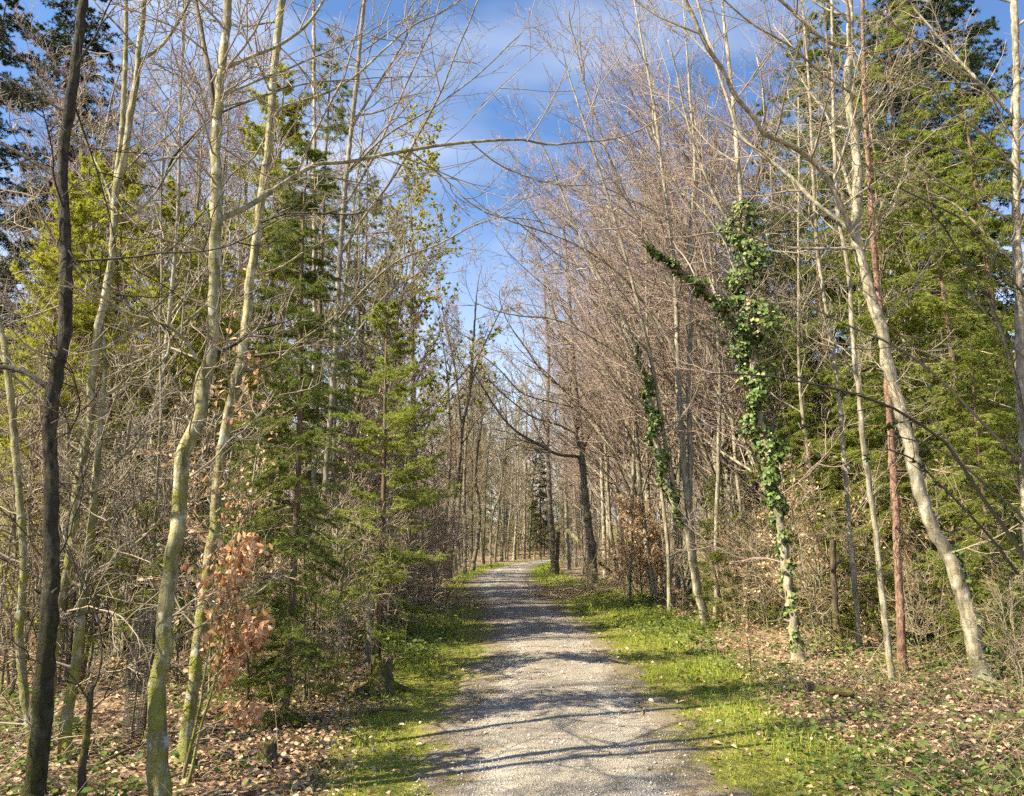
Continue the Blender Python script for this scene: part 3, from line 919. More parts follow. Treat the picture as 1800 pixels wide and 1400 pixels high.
T_M1 = traced_tree(
    21, 'dark tree leaning right on the left side of the path, splitting into rising stems',
    [(789, 1018), (793, 980), (796, 943), (798, 878), (804, 846), (808, 803), (813, 750), (827, 683), (830, 633), (833, 590), (836, 540)], (11, 3.5), ext=2.5, dY=.4,
    stems=[([(812, 760), (806, 700), (800, 650), (790, 600), (780, 560)], (4, 2.5), .3, 2.), ([(828, 680), (845, 620), (858, 590), (872, 560)], (4, 2.5), .4, 2.)],
    auto=10, t0=.4, mat='alder', tw='twig_brown', land='the dark leaning tree', l2=9, l3=7, l4=2, rt=.008, name='alder_tree', amax=5)
for sd, lab, pxs, w_, mt in (
        (22, 'slim dark stem just left of the dark leaning tree', [(781, 1016), (784, 940), (788, 870), (792, 800), (790, 730), (786, 660)], (6, 3), 'alder'),
        (23, 'brown trunk with mossy foot right of the dark leaning tree', [(817, 1009), (818, 940), (816, 870), (818, 800), (820, 740), (824, 670)], (8, 4), 'beech_wood'),
        (24, 'forked trunk with orange mossy foot left of the path', [(831, 1005), (838, 960), (843, 910), (841, 880), (836, 850), (838, 800), (846, 740), (842, 680)], (9, 4), 'alder'),
        (25, 'thin wavy trunk close to the left path edge', [(862, 1000), (863, 943), (867, 900), (879, 868), (882, 835), (876, 800), (868, 780)], (5, 2.2), 'beech_wood'),
        (26, 'straight grey trunk left of the path bend', [(882, 988), (885, 930), (886, 870), (888, 793), (889, 720)], (6, 3.5), 'beech_wood'),
        (27, 'pale straight trunk beyond the path bend', [(903, 986), (907, 930), (910, 880), (911, 793), (912, 720)], (5, 3), 'beech_right'),
        (28, 'second pale trunk beyond the path bend, thin and straight', [(922, 977), (923, 900), (924, 840), (925, 760), (926, 700)], (5, 3), 'beech_right'),
        (29, 'short pale leaning pole beyond the bend', [(939, 983), (945, 940), (950, 900), (951, 890)], (3.5, 2.5), 'beech_right'),
        (30, 'pale trunk behind the dark trunk at the curve', [(1001, 1003), (997, 940), (995, 860), (993, 790), (990, 700), (990, 600)], (8, 5), 'beech_wood'),
        (31, 'straight beige trunk right of the dark trunk at the curve', [(1012, 998), (1011, 900), (1009, 800), (1007, 700), (1006, 600)], (7, 4), 'beech_right'),
        (32, 'tall beige trunk just right of the forked grey tree', [(1064, 1022), (1062, 950), (1060, 890), (1057, 800), (1054, 740), (1050, 640), (1046, 540)], (9, 5), 'beech_right'),
        (33, 'slim beige trunk behind the copper-leaved bush', [(1078, 1008), (1072, 920), (1068, 830), (1066, 740), (1060, 640)], (6, 3.5), 'beech_right'),
        (34, 'beige trunk rising between copper bush and many-stemmed tree', [(1130, 1040), (1126, 940), (1122, 850), (1118, 740), (1108, 620), (1098, 480)], (8, 4), 'beech_right'),
        (35, 'curved pale stem between the bend trees', [(1004, 990), (997, 930), (988, 880), (980, 850), (976, 800)], (4, 2.5), 'beech_right')):
    far = min(ground_at(*pxs[0])[1], 95.)
    traced_tree(sd, lab, pxs, w_, Y=far, ext=3. if sd != 29 else 0, auto=9 if sd != 29 else 0, t0=.35, mat=mt, tw='twig_brown', l2=7, l3=6, l4=2 if far > 28 else 0, rt=.008 if far > 28 else .005,
                land=None, name='woodland_tree', amax=5, lf=.25)
# hidden-foot tree on the left whose limbs fan out over the path
T_L6 = traced_tree(
    36, 'tall pale tree behind the spruce, its rising limbs fanning right across the sky',
    [(556, 1130), (562, 1000), (572, 850), (584, 700), (592, 560), (600, 420), (612, 280), (625, 160), (634, 60), (640, 0)], (14, 9), Y=12.5, dY=.5, ext=4.,
    limbs=[([(598, 440), (640, 370), (690, 300), (730, 230), (770, 150), (800, 70), (830, 0)], (6, 2.5), -.4, .8), ([(606, 350), (650, 270), (690, 180), (730, 90), (760, 20)], (6, 2.5), .3, .8),
           ([(620, 200), (660, 130), (700, 60), (730, 0)], (6, 3), .5, 1.), ([(590, 560), (640, 500), (700, 450), (770, 420), (850, 380)], (5, 2), -.8, .5), ([(586, 640), (640, 560), (690, 500), (740, 470)], (4.5, 2), .5, .6),
           ([(612, 290), (680, 220), (760, 170), (850, 100), (890, 60)], (4.5, 2), -.5, .5)],
    auto=9, t0=.4, mat='beech_wood', tw='twig_grey', land='the fan-limbed tree', l2=11, l3=7, side=(.5, -.1, 0), rt=.0035)
traced_tree(
    37, 'slender pale stem just right of the spruce, straight up to the sky',
    [(548, 1120), (552, 900), (552, 700), (553, 500), (552, 330), (553, 200), (552, 80), (552, 0)], (10, 7), Y=13.5, dY=0, ext=4., auto=10, t0=.35, mat='beech_right', tw='twig_grey', l2=8, l3=6, lf=.2, name='beech_tree')
traced_tree(
    38, 'very thin upright sapling between the twin beech and the crooked beech',
    [(268, 1160), (270, 1000), (276, 850), (283, 720), (281, 600), (284, 480), (283, 380), (285, 300)], (6, 4), Y=9.6, ext=2., auto=9, t0=.3, mat='beech_wood', tw='twig_grey', l2=6, l3=4, lf=.2, name='sapling')


# ------------------------------------------------------------------ ivy and clinging leaves
def leaf_proto(name, mat, wid, fold, variants=3, bend=.0):
    out = []
    for k in range(variants):
        v, q = leaf_verts(np.zeros((1, 3)), np.array([[1., 0, 0]]), np.array([[0, 0, 1.]]), np.array([1.]), wid * (1 + .18 * (k - 1)), fold * (1 + .7 * (k - 1)))
        b = Buf(); b.quads(v, q)
        out.append(b.mesh(name, mat))
    return out


def leaf_parts(rng, parent, base, protos, pos, ax, nor, size, nmax, mass_mat, wid, fold, name='leaf', mass='leaf_mass'):
    """the leaves nearest the camera as parts of their own, the rest as one mass"""
    d = np.linalg.norm(pos - np.array((0, 0, CAMZ)), axis=1) / size
    o = np.argsort(d)
    ax = norm(ax); lat = norm(np.cross(nor, ax)); up = np.cross(ax, lat)
    for k in o[:nmax]:
        ob = bpy.data.objects.new(name, protos[int(rng.integers(len(protos)))])
        COL.objects.link(ob)
        ob.parent = parent
        m = np.eye(4); m[:3, 0] = ax[k] * size[k]; m[:3, 1] = lat[k] * size[k]; m[:3, 2] = up[k] * size[k]; m[:3, 3] = pos[k] - base
        ob.matrix_basis = Matrix(m.tolist())
    r = o[nmax:]
    if len(r):
        b = Buf(); add_leaves(b, pos[r], ax[r], nor[r], size[r], wid, fold)
        part(mass, b.mesh(mass, mass_mat, base), parent, 'stuff')


ivy_p = leaf_proto('leaf', M['ivy_one'], .95, .12)
cop_p = leaf_proto('leaf', M['copper_one'], .55, .22)
lit_p = leaf_proto('leaf', M['litter_one'], .6, .2)


def ivy_on(seed, label, lines, n, size, individual, brown=.0):
    """lines: list of (path (K,3), spread radius profile)"""
    rng = np.random.default_rng(seed)
    base = lines[0][0][0]
    root = thing('ivy', label, 'ivy', base)
    b = Buf()
    P, A, N_, Z = [], [], [], []
    for path, spread, share in lines:
        m = int(n * share)
        # climbing stem hugging the trunk
        s = spline(path, 30)
        ph = np.linspace(0, 9, 30)
        st = s + np.stack((np.cos(ph), np.sin(ph), ph * 0), -1) * .06
        tube(b, st[None], np.full((1, 30), .012), 5)
        f = rng.random(m)
        k = f * 29; i = np.minimum(k.astype(int), 28); c = s[i] + (s[i + 1] - s[i]) * (k - i)[:, None]
        sp_ = np.interp(f, np.linspace(0, 1, len(spread)), spread)
        lump = .75 + .6 * np.sin(f * 23 + 1) * np.sin(f * 57)
        c = c + np.stack((np.sin(f * 31 + 2), np.cos(f * 27), 0 * f), -1) * (sp_ * .45)[:, None]
        an = rng.uniform(0, 2 * np.pi, m)
        rr = sp_ * lump * np.sqrt(rng.uniform(.1, 1.35, m))
        out = np.stack((np.cos(an), np.sin(an), rng.normal(0, .25, m)), -1)
        p = c + out * rr[:, None]
        Zs = rng.uniform(.35, 1.4, m)
        P.append(p); N_.append(norm(out + rng.normal(0, .35, (m, 3)) + np.array((0, 0, .45))))
        a = rng.normal(0, .8, (m, 3)) + np.array((0, 0, -.6)); A.append(a)
        Z.append(size * Zs)
    part('stem', b.mesh('stem', M['twig_brown'], base), root)
    P, A, N_, Z = map(np.concatenate, (P, A, N_, Z))
    A = A - N_ * (A * N_).sum(1, keepdims=True)
    leaf_parts(rng, root, base, ivy_p, P, A, N_, Z, individual, M['ivy'], .95, .12)
    return root


q3 = T_R3[1][0][0]
def seg(q, z0, z1, n=14):
    m = q[(q[:, 2] >= z0) & (q[:, 2] <= z1)]
    return spline(m, n)
Y3 = T_R3[3][1]
limb3 = T_R3[2][0]
_z = lambda py: at(0, py, Y3)[2]
ivy_on(51, 'thick dark green ivy wrapped round the trunk and left limb beside the tall leaning beech',
       [(seg(q3, _z(905), _z(335), 20), [.10, .13, .22, .24, .17, .27, .36, .30, .26, .40, .36, .10], .76), (limb3[:9], [.26, .18, .23, .11, .16, .05, .09, .02], .15), (seg(q3, .1, _z(890), 10), [.09, .08, .09, .12], .08)], 7000, .064, 300)
q4 = T_R4[1][0][0]
ivy_on(52, 'narrow sleeve of ivy on the leaning stem of the many-stemmed tree',
       [(seg(q4, 1.9, 5.6), [.06, .11, .13, .15, .12, .10, .05], 1.)], 2600, .06, 0)
q1 = T_R1[1][0][0]
ivy_on(53, 'small ivy strip climbing the foot of the tall leaning beech',
       [(seg(q1, .1, 1.9, 8) + np.array((.08, .02, 0)), [.11, .09, .09, .07], 1.)], 330, .06, 0)


# ------------------------------------------------------------------ conifers
def needles(rng, buf, paths, stations, per, nl, nw, t0=.05, fan=1.0):
    N = len(paths)
    pi = np.repeat(np.arange(N), stations)
    t = np.tile((np.arange(stations) + .5) / stations, N) * (1 - t0) + t0 + rng.uniform(-.5, .5, N * stations) / stations
    pos, tan, _, _ = sample(paths[pi], np.clip(t, 0, .999))
    pos = np.repeat(pos, per, 0); tan = np.repeat(tan, per, 0); M_ = len(pos)
    r = rng.normal(0, 1, (M_, 3)); r[:, 2] *= .75
    perp = norm(r - tan * (r * tan).sum(1, keepdims=True))
    d = norm(tan * rng.uniform(.35, .95, M_)[:, None] + perp * fan)
    w = norm(np.cross(d, rng.normal(0, 1, (M_, 3))))
    L = (nl * rng.uniform(.7, 1.25, M_))[:, None]
    v = np.stack((pos - w * nw / 2, pos + w * nw / 2, pos + d * L), 1)
    buf.tris(v, np.arange(M_ * 3).reshape(-1, 3))


def conifer_meshes(seed, H, r0, whorls, per_whorl, blen, z0=.06, up0=25, droop=.10, n2=14, st=16, per=3, nl=.03, nw=.004, shape=.8, dead=0., hang=0.0, n3=0, sparse=0., bark_='spruce_bark', mat='spruce', lean=0.):
    rng = np.random.default_rng(seed)
    K = 14
    tz = np.linspace(0, 1, K)
    trunk = np.stack((.10 * np.sin(tz * 5 + seed) * tz + lean * tz ** 2, .10 * np.cos(tz * 4 + seed) * tz - .10 * tz, -.2 + (H + .2) * tz), -1)
    b = Buf(); fat_tube(rng, b, spline(trunk, 40), np.linspace(r0, .012, 40), 12, .06, .4)
    tm = b.mesh('trunk', M[bark_])
    z = np.repeat(np.linspace(z0, .985, whorls), per_whorl) + rng.normal(0, .55 / whorls, whorls * per_whorl)
    z = np.clip(z, .02, .99)
    if sparse:
        z = z[rng.random(len(z)) > sparse]
    n = len(z)
    az = rng.uniform(0, 2 * np.pi, n)
    pos, _, _, _ = sample(np.repeat(trunk[None], n, 0), z)
    L = blen * np.clip(1.02 - z, 0, 1) ** shape * rng.uniform(.45, 1.2, n) + .10
    L *= np.where(z < .25, .55 + 1.8 * z, 1)
    el = np.radians(up0 * (z - .25) * 1.6 + rng.normal(0, 7, n))
    d = np.stack((np.cos(az) * np.cos(el), np.sin(az) * np.cos(el), np.sin(el)), -1)
    B = grow(rng, pos, d, L, 7, .06, np.stack((np.zeros(n), np.zeros(n), -droop * rng.uniform(.2, 1.9, n)), -1))
    # tips turn up again
    B[:, -1, 2] += L * .05
    R = np.linspace(1, .25, 7)[None] * np.clip(L[:, None] * .009, .004, .03)
    wb = Buf(); tube(wb, B, R, 5)
    alive = z > dead * rng.uniform(.6, 1.2, n)
    A = B[alive]; RA = R[alive]
    c, cr = spawn(rng, A, RA, n2, .10, 1., (38, 62), .42, .62, .6, .002, .0015, 5, .06, (0, 0, -.03 - hang), flat=1.0, lmin=.05)
    LA = np.repeat(L[alive], n2); kp = rng.random(len(c)) < np.clip(LA / (.5 * blen), .18, 1)
    c, cr = c[kp], cr[kp]
    tube(wb, c, cr, 3)
    nb = Buf()
    needles(rng, nb, c, st, per, nl, nw)
    needles(rng, nb, A, st + 6, per, nl, nw, t0=.25)
    if n3:
        e, er = spawn(rng, c, cr, n3, .2, .95, (35, 60), .45, .4, .7, .0015, .001, 4, .06, (0, 0, -.02 - hang), flat=1., lmin=.03)
        needles(rng, nb, e, max(4, st // 2), per, nl, nw)
    return tm, wb.mesh('branches', M['twig_brown']), nb.mesh('needles', M[mat])


CON = {}
CON['near'] = conifer_meshes(101, 9.0, .055, 34, 5, 1.0, .04, 25, .09, 13, 12, 3, .044, .007, .5, n3=3, mat='spruce', hang=.06)
CON['youngfir'] = conifer_meshes(102, 5.0, .05, 15, 5, 1.35, .22, 30, .03, 15, 15, 3, .04, .008, .75, n3=3, mat='spruce_bright')
CON['bright'] = conifer_meshes(103, 11.0, .11, 30, 5, 2.4, .03, 20, .10, 14, 11, 3, .062, .014, .6, n3=4, mat='spruce_bright', hang=.10)
CON['mid'] = conifer_meshes(104, 14.0, .14, 32, 5, 2.5, .05, 20, .11, 14, 10, 3, .07, .016, .6, dead=.15, n3=3, mat='spruce', hang=.10)
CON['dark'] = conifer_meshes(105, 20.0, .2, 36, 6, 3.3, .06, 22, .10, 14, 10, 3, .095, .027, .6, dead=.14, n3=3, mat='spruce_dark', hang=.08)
CON['yellow'] = conifer_meshes(106, 9.0, .09, 24, 5, 2.1, .08, 35, .04, 14, 10, 3, .07, .019, .6, n3=3, mat='fir_yellow')
CON['airy'] = conifer_meshes(108, 13.0, .10, 28, 4, 2.2, .10, 20, .08, 11, 10, 3, .07, .012, .65, dead=.3, n3=3, sparse=.15, mat='spruce', hang=.08)
CON['tiny'] = conifer_meshes(107, 1.8, .02, 9, 5, .75, .05, 35, .04, 9, 12, 3, .03, .006, .7, n3=1, mat='spruce_bright')


def conifer(kind, label, x, y, H=None, rot=0., name='spruce_tree', group=None, land=None, wide=1.):
    nat = {'near': 9., 'youngfir': 5., 'bright': 11., 'mid': 14., 'dark': 20., 'yellow': 9., 'tiny': 1.8, 'airy': 13.}[kind]
    r = thing(name, label, 'tree', (x, y, float(terrain(x, y)) - .02), group)
    s = (H or nat) / nat
    r.scale = (s * wide, s * wide, s); r.rotation_euler = (0, 0, rot)
    for nm, me in zip(('trunk', 'branches', 'needles'), CON[kind]):
        part(nm, me, r, 'stuff' if nm != 'trunk' else None)
    if land:
        LAND.append((land, pixel((x, y, 1))[0], y))
    return r


def at_px(px, Y):
    return (px - 900) / FPX * (Y * CP - CAMZ * SP + .2)


g = ground_at(498, 1272); conifer('near', 'dense dark green spruce right of the crooked beech, branches down to the ground', g[0], g[1], 5.7, 0.3, land='the dense green spruce', wide=1.2)
g = ground_at(657, 1178); conifer('youngfir', 'young yellow-green fir with flat tiers of branches left of the path', g[0], g[1], 5.0, 1.1, name='fir_tree', land='the young fir')
for px, Y, H, kd, rot, lab in (
        (540, 15.0, 12.5, 'airy', .5, 'tall blue-green spruce rising behind the dense spruce'),
        (615, 19.0, 12.0, 'airy', 2.1, 'thin-topped spruce right of the blue-green one against the sky'),
        (440, 17.5, 13.2, 'yellow', 1.0, 'tall yellow-green fir behind the pale leaning beech'),
        (90, 13.5, 8.6, 'yellow', .2, 'yellow-green fir behind the nearly black trunk'),
        (235, 15.5, 9.2, 'yellow', 2.6, 'yellow-green fir behind the yellow-mossy twin beech'),
        (300, 19.0, 9.0, 'yellow', 4.0, 'farther yellow-green fir seen between the twin and crooked beeches'),
        (40, 11.6, 7.2, 'yellow', 3.1, 'yellow-green fir just left behind the nearly black trunk'),
        (165, 12.4, 8.2, 'yellow', 5.2, 'bright yellow-green fir between the black trunk and the twin beech'),
        (320, 13.4, 7.6, 'yellow', .9, 'yellow-green fir directly behind the crooked beech'),
        (410, 11.6, 3.2, 'bright', 2.2, 'green spruce low behind the pale leaning beech'),
        (470, 13.8, 8.0, 'airy', 3.9, 'spruce between the pale leaning beech and the dense spruce'),
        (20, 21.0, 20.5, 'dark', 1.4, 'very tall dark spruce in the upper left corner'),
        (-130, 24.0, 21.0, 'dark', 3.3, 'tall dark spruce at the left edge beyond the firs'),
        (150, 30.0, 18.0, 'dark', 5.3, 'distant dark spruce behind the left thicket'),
        (380, 26.0, 11.0, 'mid', 3.5, 'mid-green spruce deep behind the left beeches'),
        (430, 10.5, 3.6, 'near', 4.4, 'small bushy spruce between the pale beech and the dense spruce'),
        (1600, 13.6, 8.8, 'bright', .4, 'bright green spruce behind the tall leaning beech'),
        (1710, 12.6, 8.5, 'bright', 1.9, 'bright green spruce filling the right side behind the dark elder stems'),
        (1800, 14.5, 11.5, 'bright', 3.0, 'large bright spruce at the right edge'),
        (1480, 17.0, 14.0, 'mid', .9, 'olive spruce behind the slim pale stems'),
        (1540, 20.0, 18.0, 'mid', 2.4, 'tall olive spruce behind the reddish pine'),
        (1410, 21.5, 15.0, 'mid', 4.1, 'olive spruce behind the ivy-clad tree'),
        (1650, 17.5, 15.0, 'bright', 5.0, 'second-row bright spruce between leaning beech and right edge'),
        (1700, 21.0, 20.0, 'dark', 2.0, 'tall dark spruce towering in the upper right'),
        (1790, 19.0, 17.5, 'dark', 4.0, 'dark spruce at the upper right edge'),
        (1560, 28.0, 17.0, 'mid', 1.2, 'hazy tall spruce behind the leaning beech top'),
        (1340, 27.0, 10.0, 'mid', 5.5, 'dim spruce deep behind the ivy-clad tree on its left'),
        (1270, 24.0, 5.0, 'mid', .1, 'low dark spruce behind the many-stemmed tree'),
        (1370, 16.5, 4.5, 'bright', 1.9, 'low bright spruce left behind the ivy-clad tree'),
        (1430, 15.5, 5.5, 'bright', .9, 'bright spruce just right behind the ivy-clad tree'),
        (1260, 19.0, 3.2, 'bright', 3.9, 'low bright spruce right of the many-stemmed tree'),
        (1500, 14.8, 5.2, 'bright', 2.9, 'lower bright spruce behind the slim pale stems'),
        (1590, 16.0, 7.5, 'bright', 4.4, 'bright spruce second row just right of the reddish pine'),
        (1750, 11.4, 5.0, 'bright', 5.6, 'low bright spruce right of the leaning beech foot'),
        (1640, 24.0, 20.0, 'mid', 3.0, 'tall olive spruce between the dark upper right spruces'),
        (1440, 27.0, 13.0, 'mid', .6, 'olive spruce far behind the ivy-clad tree'),
        (905, 100.0, 6.5, 'mid', 2.6, 'low far spruce just left of the path end'),
        (940, 104.0, 7.0, 'mid', 3.6, 'low far spruce right behind the path end'),
        (968, 108.0, 7.5, 'mid', 1.6, 'low far spruce beside the dark trunk at the curve'),
        (880, 96.0, 6.0, 'mid', .6, 'low far spruce behind the straight grey trunk'),
        (1000, 100.0, 8.0, 'mid', 4.0, 'low far spruce behind the pale trunk at the curve'),
        (850, 92.0, 6.0, 'mid', 5.0, 'low far spruce behind the thin wavy trunk'),
        (930, 118.0, 13.0, 'mid', 4.6, 'farthest green spruce straight beyond the path end'),
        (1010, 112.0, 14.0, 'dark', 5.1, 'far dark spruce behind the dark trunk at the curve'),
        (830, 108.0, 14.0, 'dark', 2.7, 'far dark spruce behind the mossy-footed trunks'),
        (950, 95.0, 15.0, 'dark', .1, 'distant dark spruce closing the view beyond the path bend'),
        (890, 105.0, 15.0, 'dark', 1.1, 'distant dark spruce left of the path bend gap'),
        (990, 88.0, 13.0, 'mid', 2.1, 'distant green spruce right of the path bend gap'),
        (850, 80.0, 14.0, 'mid', 3.1, 'distant green spruce behind the thin wavy trunk'),
        (770, 60.0, 8.0, 'mid', 4.1, 'half-hidden spruce in the far left wood'),
        (690, 36.0, 8.0, 'mid', 4.9, 'shadowed spruce behind the young fir')):
    conifer(kd, lab, at_px(px, Y), Y, H, rot, wide=.85 if 500 < px < 640 else .8 if px < 480 and kd != 'dark' else 1.)
tiny_spots = [(1690, 10.9, 1.3, 'small bright spruce seedling left of the leaning beech foot'), (1655, 12.2, 1.9, 'little spruce behind the leaning beech foot'), (1300, 17.0, 2.1, 'little bright spruce between ivy-clad tree and many-stemmed tree'),
              (1265, 15.2, 1.9, 'low spreading spruce right of the many-stemmed tree foot'), (1430, 14.2, 2.3, 'little spruce behind the ivy-clad tree foot'), (1760, 10.2, 1.5, 'small spruce right of the leaning beech foot'),
              (240, 8.9, 1.9, 'little spruce behind the mesh tree guard'), (445, 7.6, 1.6, 'low spruce bush at the foot of the dense spruce'), (545, 8.6, 1.5, 'small spruce right of the dense spruce foot'),
              (400, 9.2, 2.4, 'little spruce hidden behind the copper-leaved sapling')]
for k, (px, Y, H, lab) in enumerate(tiny_spots):
    conifer('tiny', lab, at_px(px, Y), Y, H, k * 1.7, name='spruce_sapling')


# ------------------------------------------------------------------ bare woodland trees, built once per kind and copied
def wood_meshes(seed, H, r0, n1, n2, n3, n4, t0, lf, ang, trop, mat, tw, bend=.3, side=None, rt=.006, leaves=None, nleaf=0, lsize=.05, wob=.1, lang2=(30, 60), stems=1, l1max=5.5):
    rng = np.random.default_rng(seed)
    parts_ = []
    ST, SR = [], []
    b = Buf()
    for s in range(stems):
        K = 16
        d = np.array([[rng.normal(0, .06), rng.normal(0, .06), 1.]])
        p0 = np.array([[.12 * math.cos(s * 2.4), .12 * math.sin(s * 2.4), -.25]]) if stems > 1 else np.array([[0, 0, -.25]])
        if stems > 1:
            d += np.array([[.12 * math.cos(s * 2.4), .12 * math.sin(s * 2.4), 0]])
        p = grow(rng, p0, d, np.array([H * rng.uniform(.85, 1.05)]), K, .035, (trop[0] * .35, trop[1] * .35, .05))[0]
        q = spline(p, 46)
        rr = r0 * (1 if stems == 1 else .75)
        fat_tube(rng, b, q, np.interp(np.linspace(0, 1, 46), [0, .5, 1], [rr, rr * .62, .014]), 10, .09, .45)
        ST.append(spline(q, 20)); SR.append(np.interp(np.linspace(0, 1, 20), [0, .5, 1], [rr, rr * .62, .014]))
    parts_.append(('trunk', b.mesh('trunk', M[mat])))
    a, ar = spawn(rng, np.array(ST), np.array(SR), n1, t0, .99, ang, lf, .5, .5, .012, .006, 9, wob, trop, side=side, lmax=l1max)
    b = Buf(); tube(b, a, ar, 5)
    parts_.append(('branches', b.mesh('branches', M[mat])))
    tb = Buf()
    c, cr = spawn(rng, a, ar, n2, .12, 1., lang2, .45, .45, .6, rt * 1.3, rt, 6, .11, trop, lmax=2.4, lmin=.3)
    tube(tb, c, cr, 4)
    e, er = spawn(rng, c, cr, n3, .12, 1., (28, 55), .5, .4, .65, rt, rt * .8, 4, .12, trop, lmin=.18, lmax=1.2)
    tube(tb, e, er, 3)
    ends = e
    if n4:
        f, fr = spawn(rng, e, er, n4, .15, 1., (28, 55), .5, .4, .8, rt * .85, rt * .6, 3, .12, trop, lmin=.10, lmax=.6)
        tube(tb, f, fr, 3); ends = f
    parts_.append(('crown', tb.mesh('crown', M[tw])))
    if leaves:
        pi = rng.integers(0, len(ends), nleaf)
        pos, tan, _, _ = sample(ends[pi], rng.uniform(.2, 1, nleaf))
        lb = Buf(); add_leaves(lb, pos, tan + rng.normal(0, .6, pos.shape), norm(rng.normal(0, 1, pos.shape) + np.array((0, 0, .5))), lsize * rng.uniform(.6, 1.3, nleaf))
        parts_.append(('leaves', lb.mesh('leaves', M[leaves])))
    return parts_


WOOD = {
    'fan1': wood_meshes(201, 13.5, .13, 34, 9, 6, 2, .22, .48, (22, 50), (-.055, -.01, .07), 'beech_right', 'twig_pink', side=(-.8, -.1, 0), rt=.0042, stems=1),
    'fan2': wood_meshes(202, 14.5, .12, 20, 9, 6, 2, .2, .48, (22, 48), (-.06, 0, .08), 'beech_right', 'twig_pink', side=(-.7, -.2, 0), rt=.0042, stems=2),
    'fan3': wood_meshes(203, 12.0, .10, 30, 9, 6, 2, .18, .5, (25, 52), (-.05, 0, .06), 'beech_right', 'twig_pink', side=(-.9, 0, 0), rt=.0042),
    'beech1': wood_meshes(204, 15, .13, 28, 8, 6, 2, .3, .34, (30, 60), (0, 0, .07), 'beech_wood', 'twig_grey', rt=.0042),
    'beech2': wood_meshes(205, 13, .10, 26, 8, 6, 2, .25, .34, (30, 60), (0, 0, .06), 'beech_wood', 'twig_pink', rt=.0042),
    'alder1': wood_meshes(206, 16, .14, 26, 8, 6, 2, .35, .30, (40, 75), (0, 0, .04), 'alder', 'twig_brown', rt=.007),
    'slim1': wood_meshes(207, 12, .055, 22, 6, 5, 0, .3, .24, (35, 65), (0, 0, .06), 'beech_right', 'twig_grey', rt=.005),
    'slim2': wood_meshes(208, 10, .045, 20, 6, 5, 0, .22, .26, (35, 65), (0, 0, .05), 'beech_wood', 'twig_brown', rt=.005),
    'pale_green': wood_meshes(209, 15, .12, 26, 8, 6, 1, .3, .36, (30, 60), (0, 0, .06), 'alder', 'twig_brown', rt=.007, leaves='spring_pale', nleaf=9000, lsize=.07),
    'yellow_leaf': wood_meshes(210, 18, .16, 28, 9, 6, 1, .3, .30, (30, 60), (0, 0, .07), 'beech_wood', 'twig_grey', rt=.007, leaves='spring_leaf', nleaf=26000, lsize=.095),
    'shrub1': wood_meshes(211, 2.6, .022, 8, 6, 5, 0, .1, .6, (25, 65), (0, 0, .02), 'beech_wood', 'twig_brown', rt=.0032, stems=4, wob=.16),
    'shrub2': wood_meshes(212, 3.6, .028, 9, 6, 5, 0, .1, .55, (30, 75), (0, 0, .0), 'beech_wood', 'twig_grey', rt=.0038, stems=4, wob=.16),
    'shrub3': wood_meshes(213, 5.0, .035, 12, 6, 5, 1, .12, .42, (30, 75), (0, 0, .01), 'beech_wood', 'twig_brown', rt=.0042, stems=3, wob=.14),
    'copper_bush': wood_meshes(214, 3.0, .03, 9, 7, 5, 0, .1, .5, (25, 60), (0, 0, .03), 'beech_wood', 'twig_brown', rt=.003, stems=3, leaves='copper_pale', nleaf=4200, lsize=.075),
    'copper_thin': wood_meshes(215, 3.6, .025, 12, 6, 5, 0, .15, .42, (35, 70), (0, 0, .02), 'beech_wood', 'twig_brown', rt=.003, stems=2, leaves='copper_pale', nleaf=800, lsize=.07),
}
KIND_WORD = {'fan1': 'pinkish beech leaning pathward', 'fan2': 'two-stemmed beech leaning pathward', 'fan3': 'bushy beech leaning pathward', 'beech1': 'tall bare grey beech', 'beech2': 'bare pink-twigged beech',
             'alder1': 'dark brown bare tree', 'slim1': 'slim pale bare stem', 'slim2': 'slim brown bare stem', 'pale_green': 'pale green leafing tree', 'yellow_leaf': 'yellow-green leafing tree',
             'shrub1': 'low tangle of bare brown shrub', 'shrub2': 'dense brown twiggy shrub', 'shrub3': 'tall tangled bare shrub', 'copper_bush': 'bush thick with copper dead leaves', 'copper_thin': 'sapling holding scattered copper leaves'}
OBJ_NAME = {'shrub1': 'bare_shrub', 'shrub2': 'bare_shrub', 'shrub3': 'bare_shrub', 'copper_bush': 'copper_beech_bush', 'copper_thin': 'beech_sapling', 'alder1': 'alder_tree', 'slim1': 'young_tree', 'slim2': 'young_tree', 'pale_green': 'leafing_tree', 'yellow_leaf': 'leafing_tree'}
PLACED = []


def wood(kind, x, y, scale=1., rot=0., label=None, group=None, tilt=(0, 0)):
    nm = OBJ_NAME.get(kind, 'beech_tree')
    cat = 'shrub' if 'shrub' in nm or 'bush' in nm else 'tree'
    r = thing(nm, label or '', cat, (x, y, float(terrain(x, y))), group)
    r.scale = (scale,) * 3; r.rotation_euler = (tilt[0], tilt[1], rot)
    for pn, me in WOOD[kind]:
        part(pn, me, r, 'stuff' if pn in ('leaves', 'branches') else None)
    if not label:
        PLACED.append((r, kind, x, y))
    return r


rng = np.random.default_rng(77)
taken = [(o.location.x, o.location.y, .9) for o in COL.objects if o.parent is None and 'category' in o.keys() and o.type == 'EMPTY']


def free(x, y, dmin):
    return all((x - a) ** 2 + (y - b) ** 2 > max(dmin, c) ** 2 for a, b, c in taken)


def off_path(x, y, m):
    return abs(x - path_c(y)) > path_w(y) + m


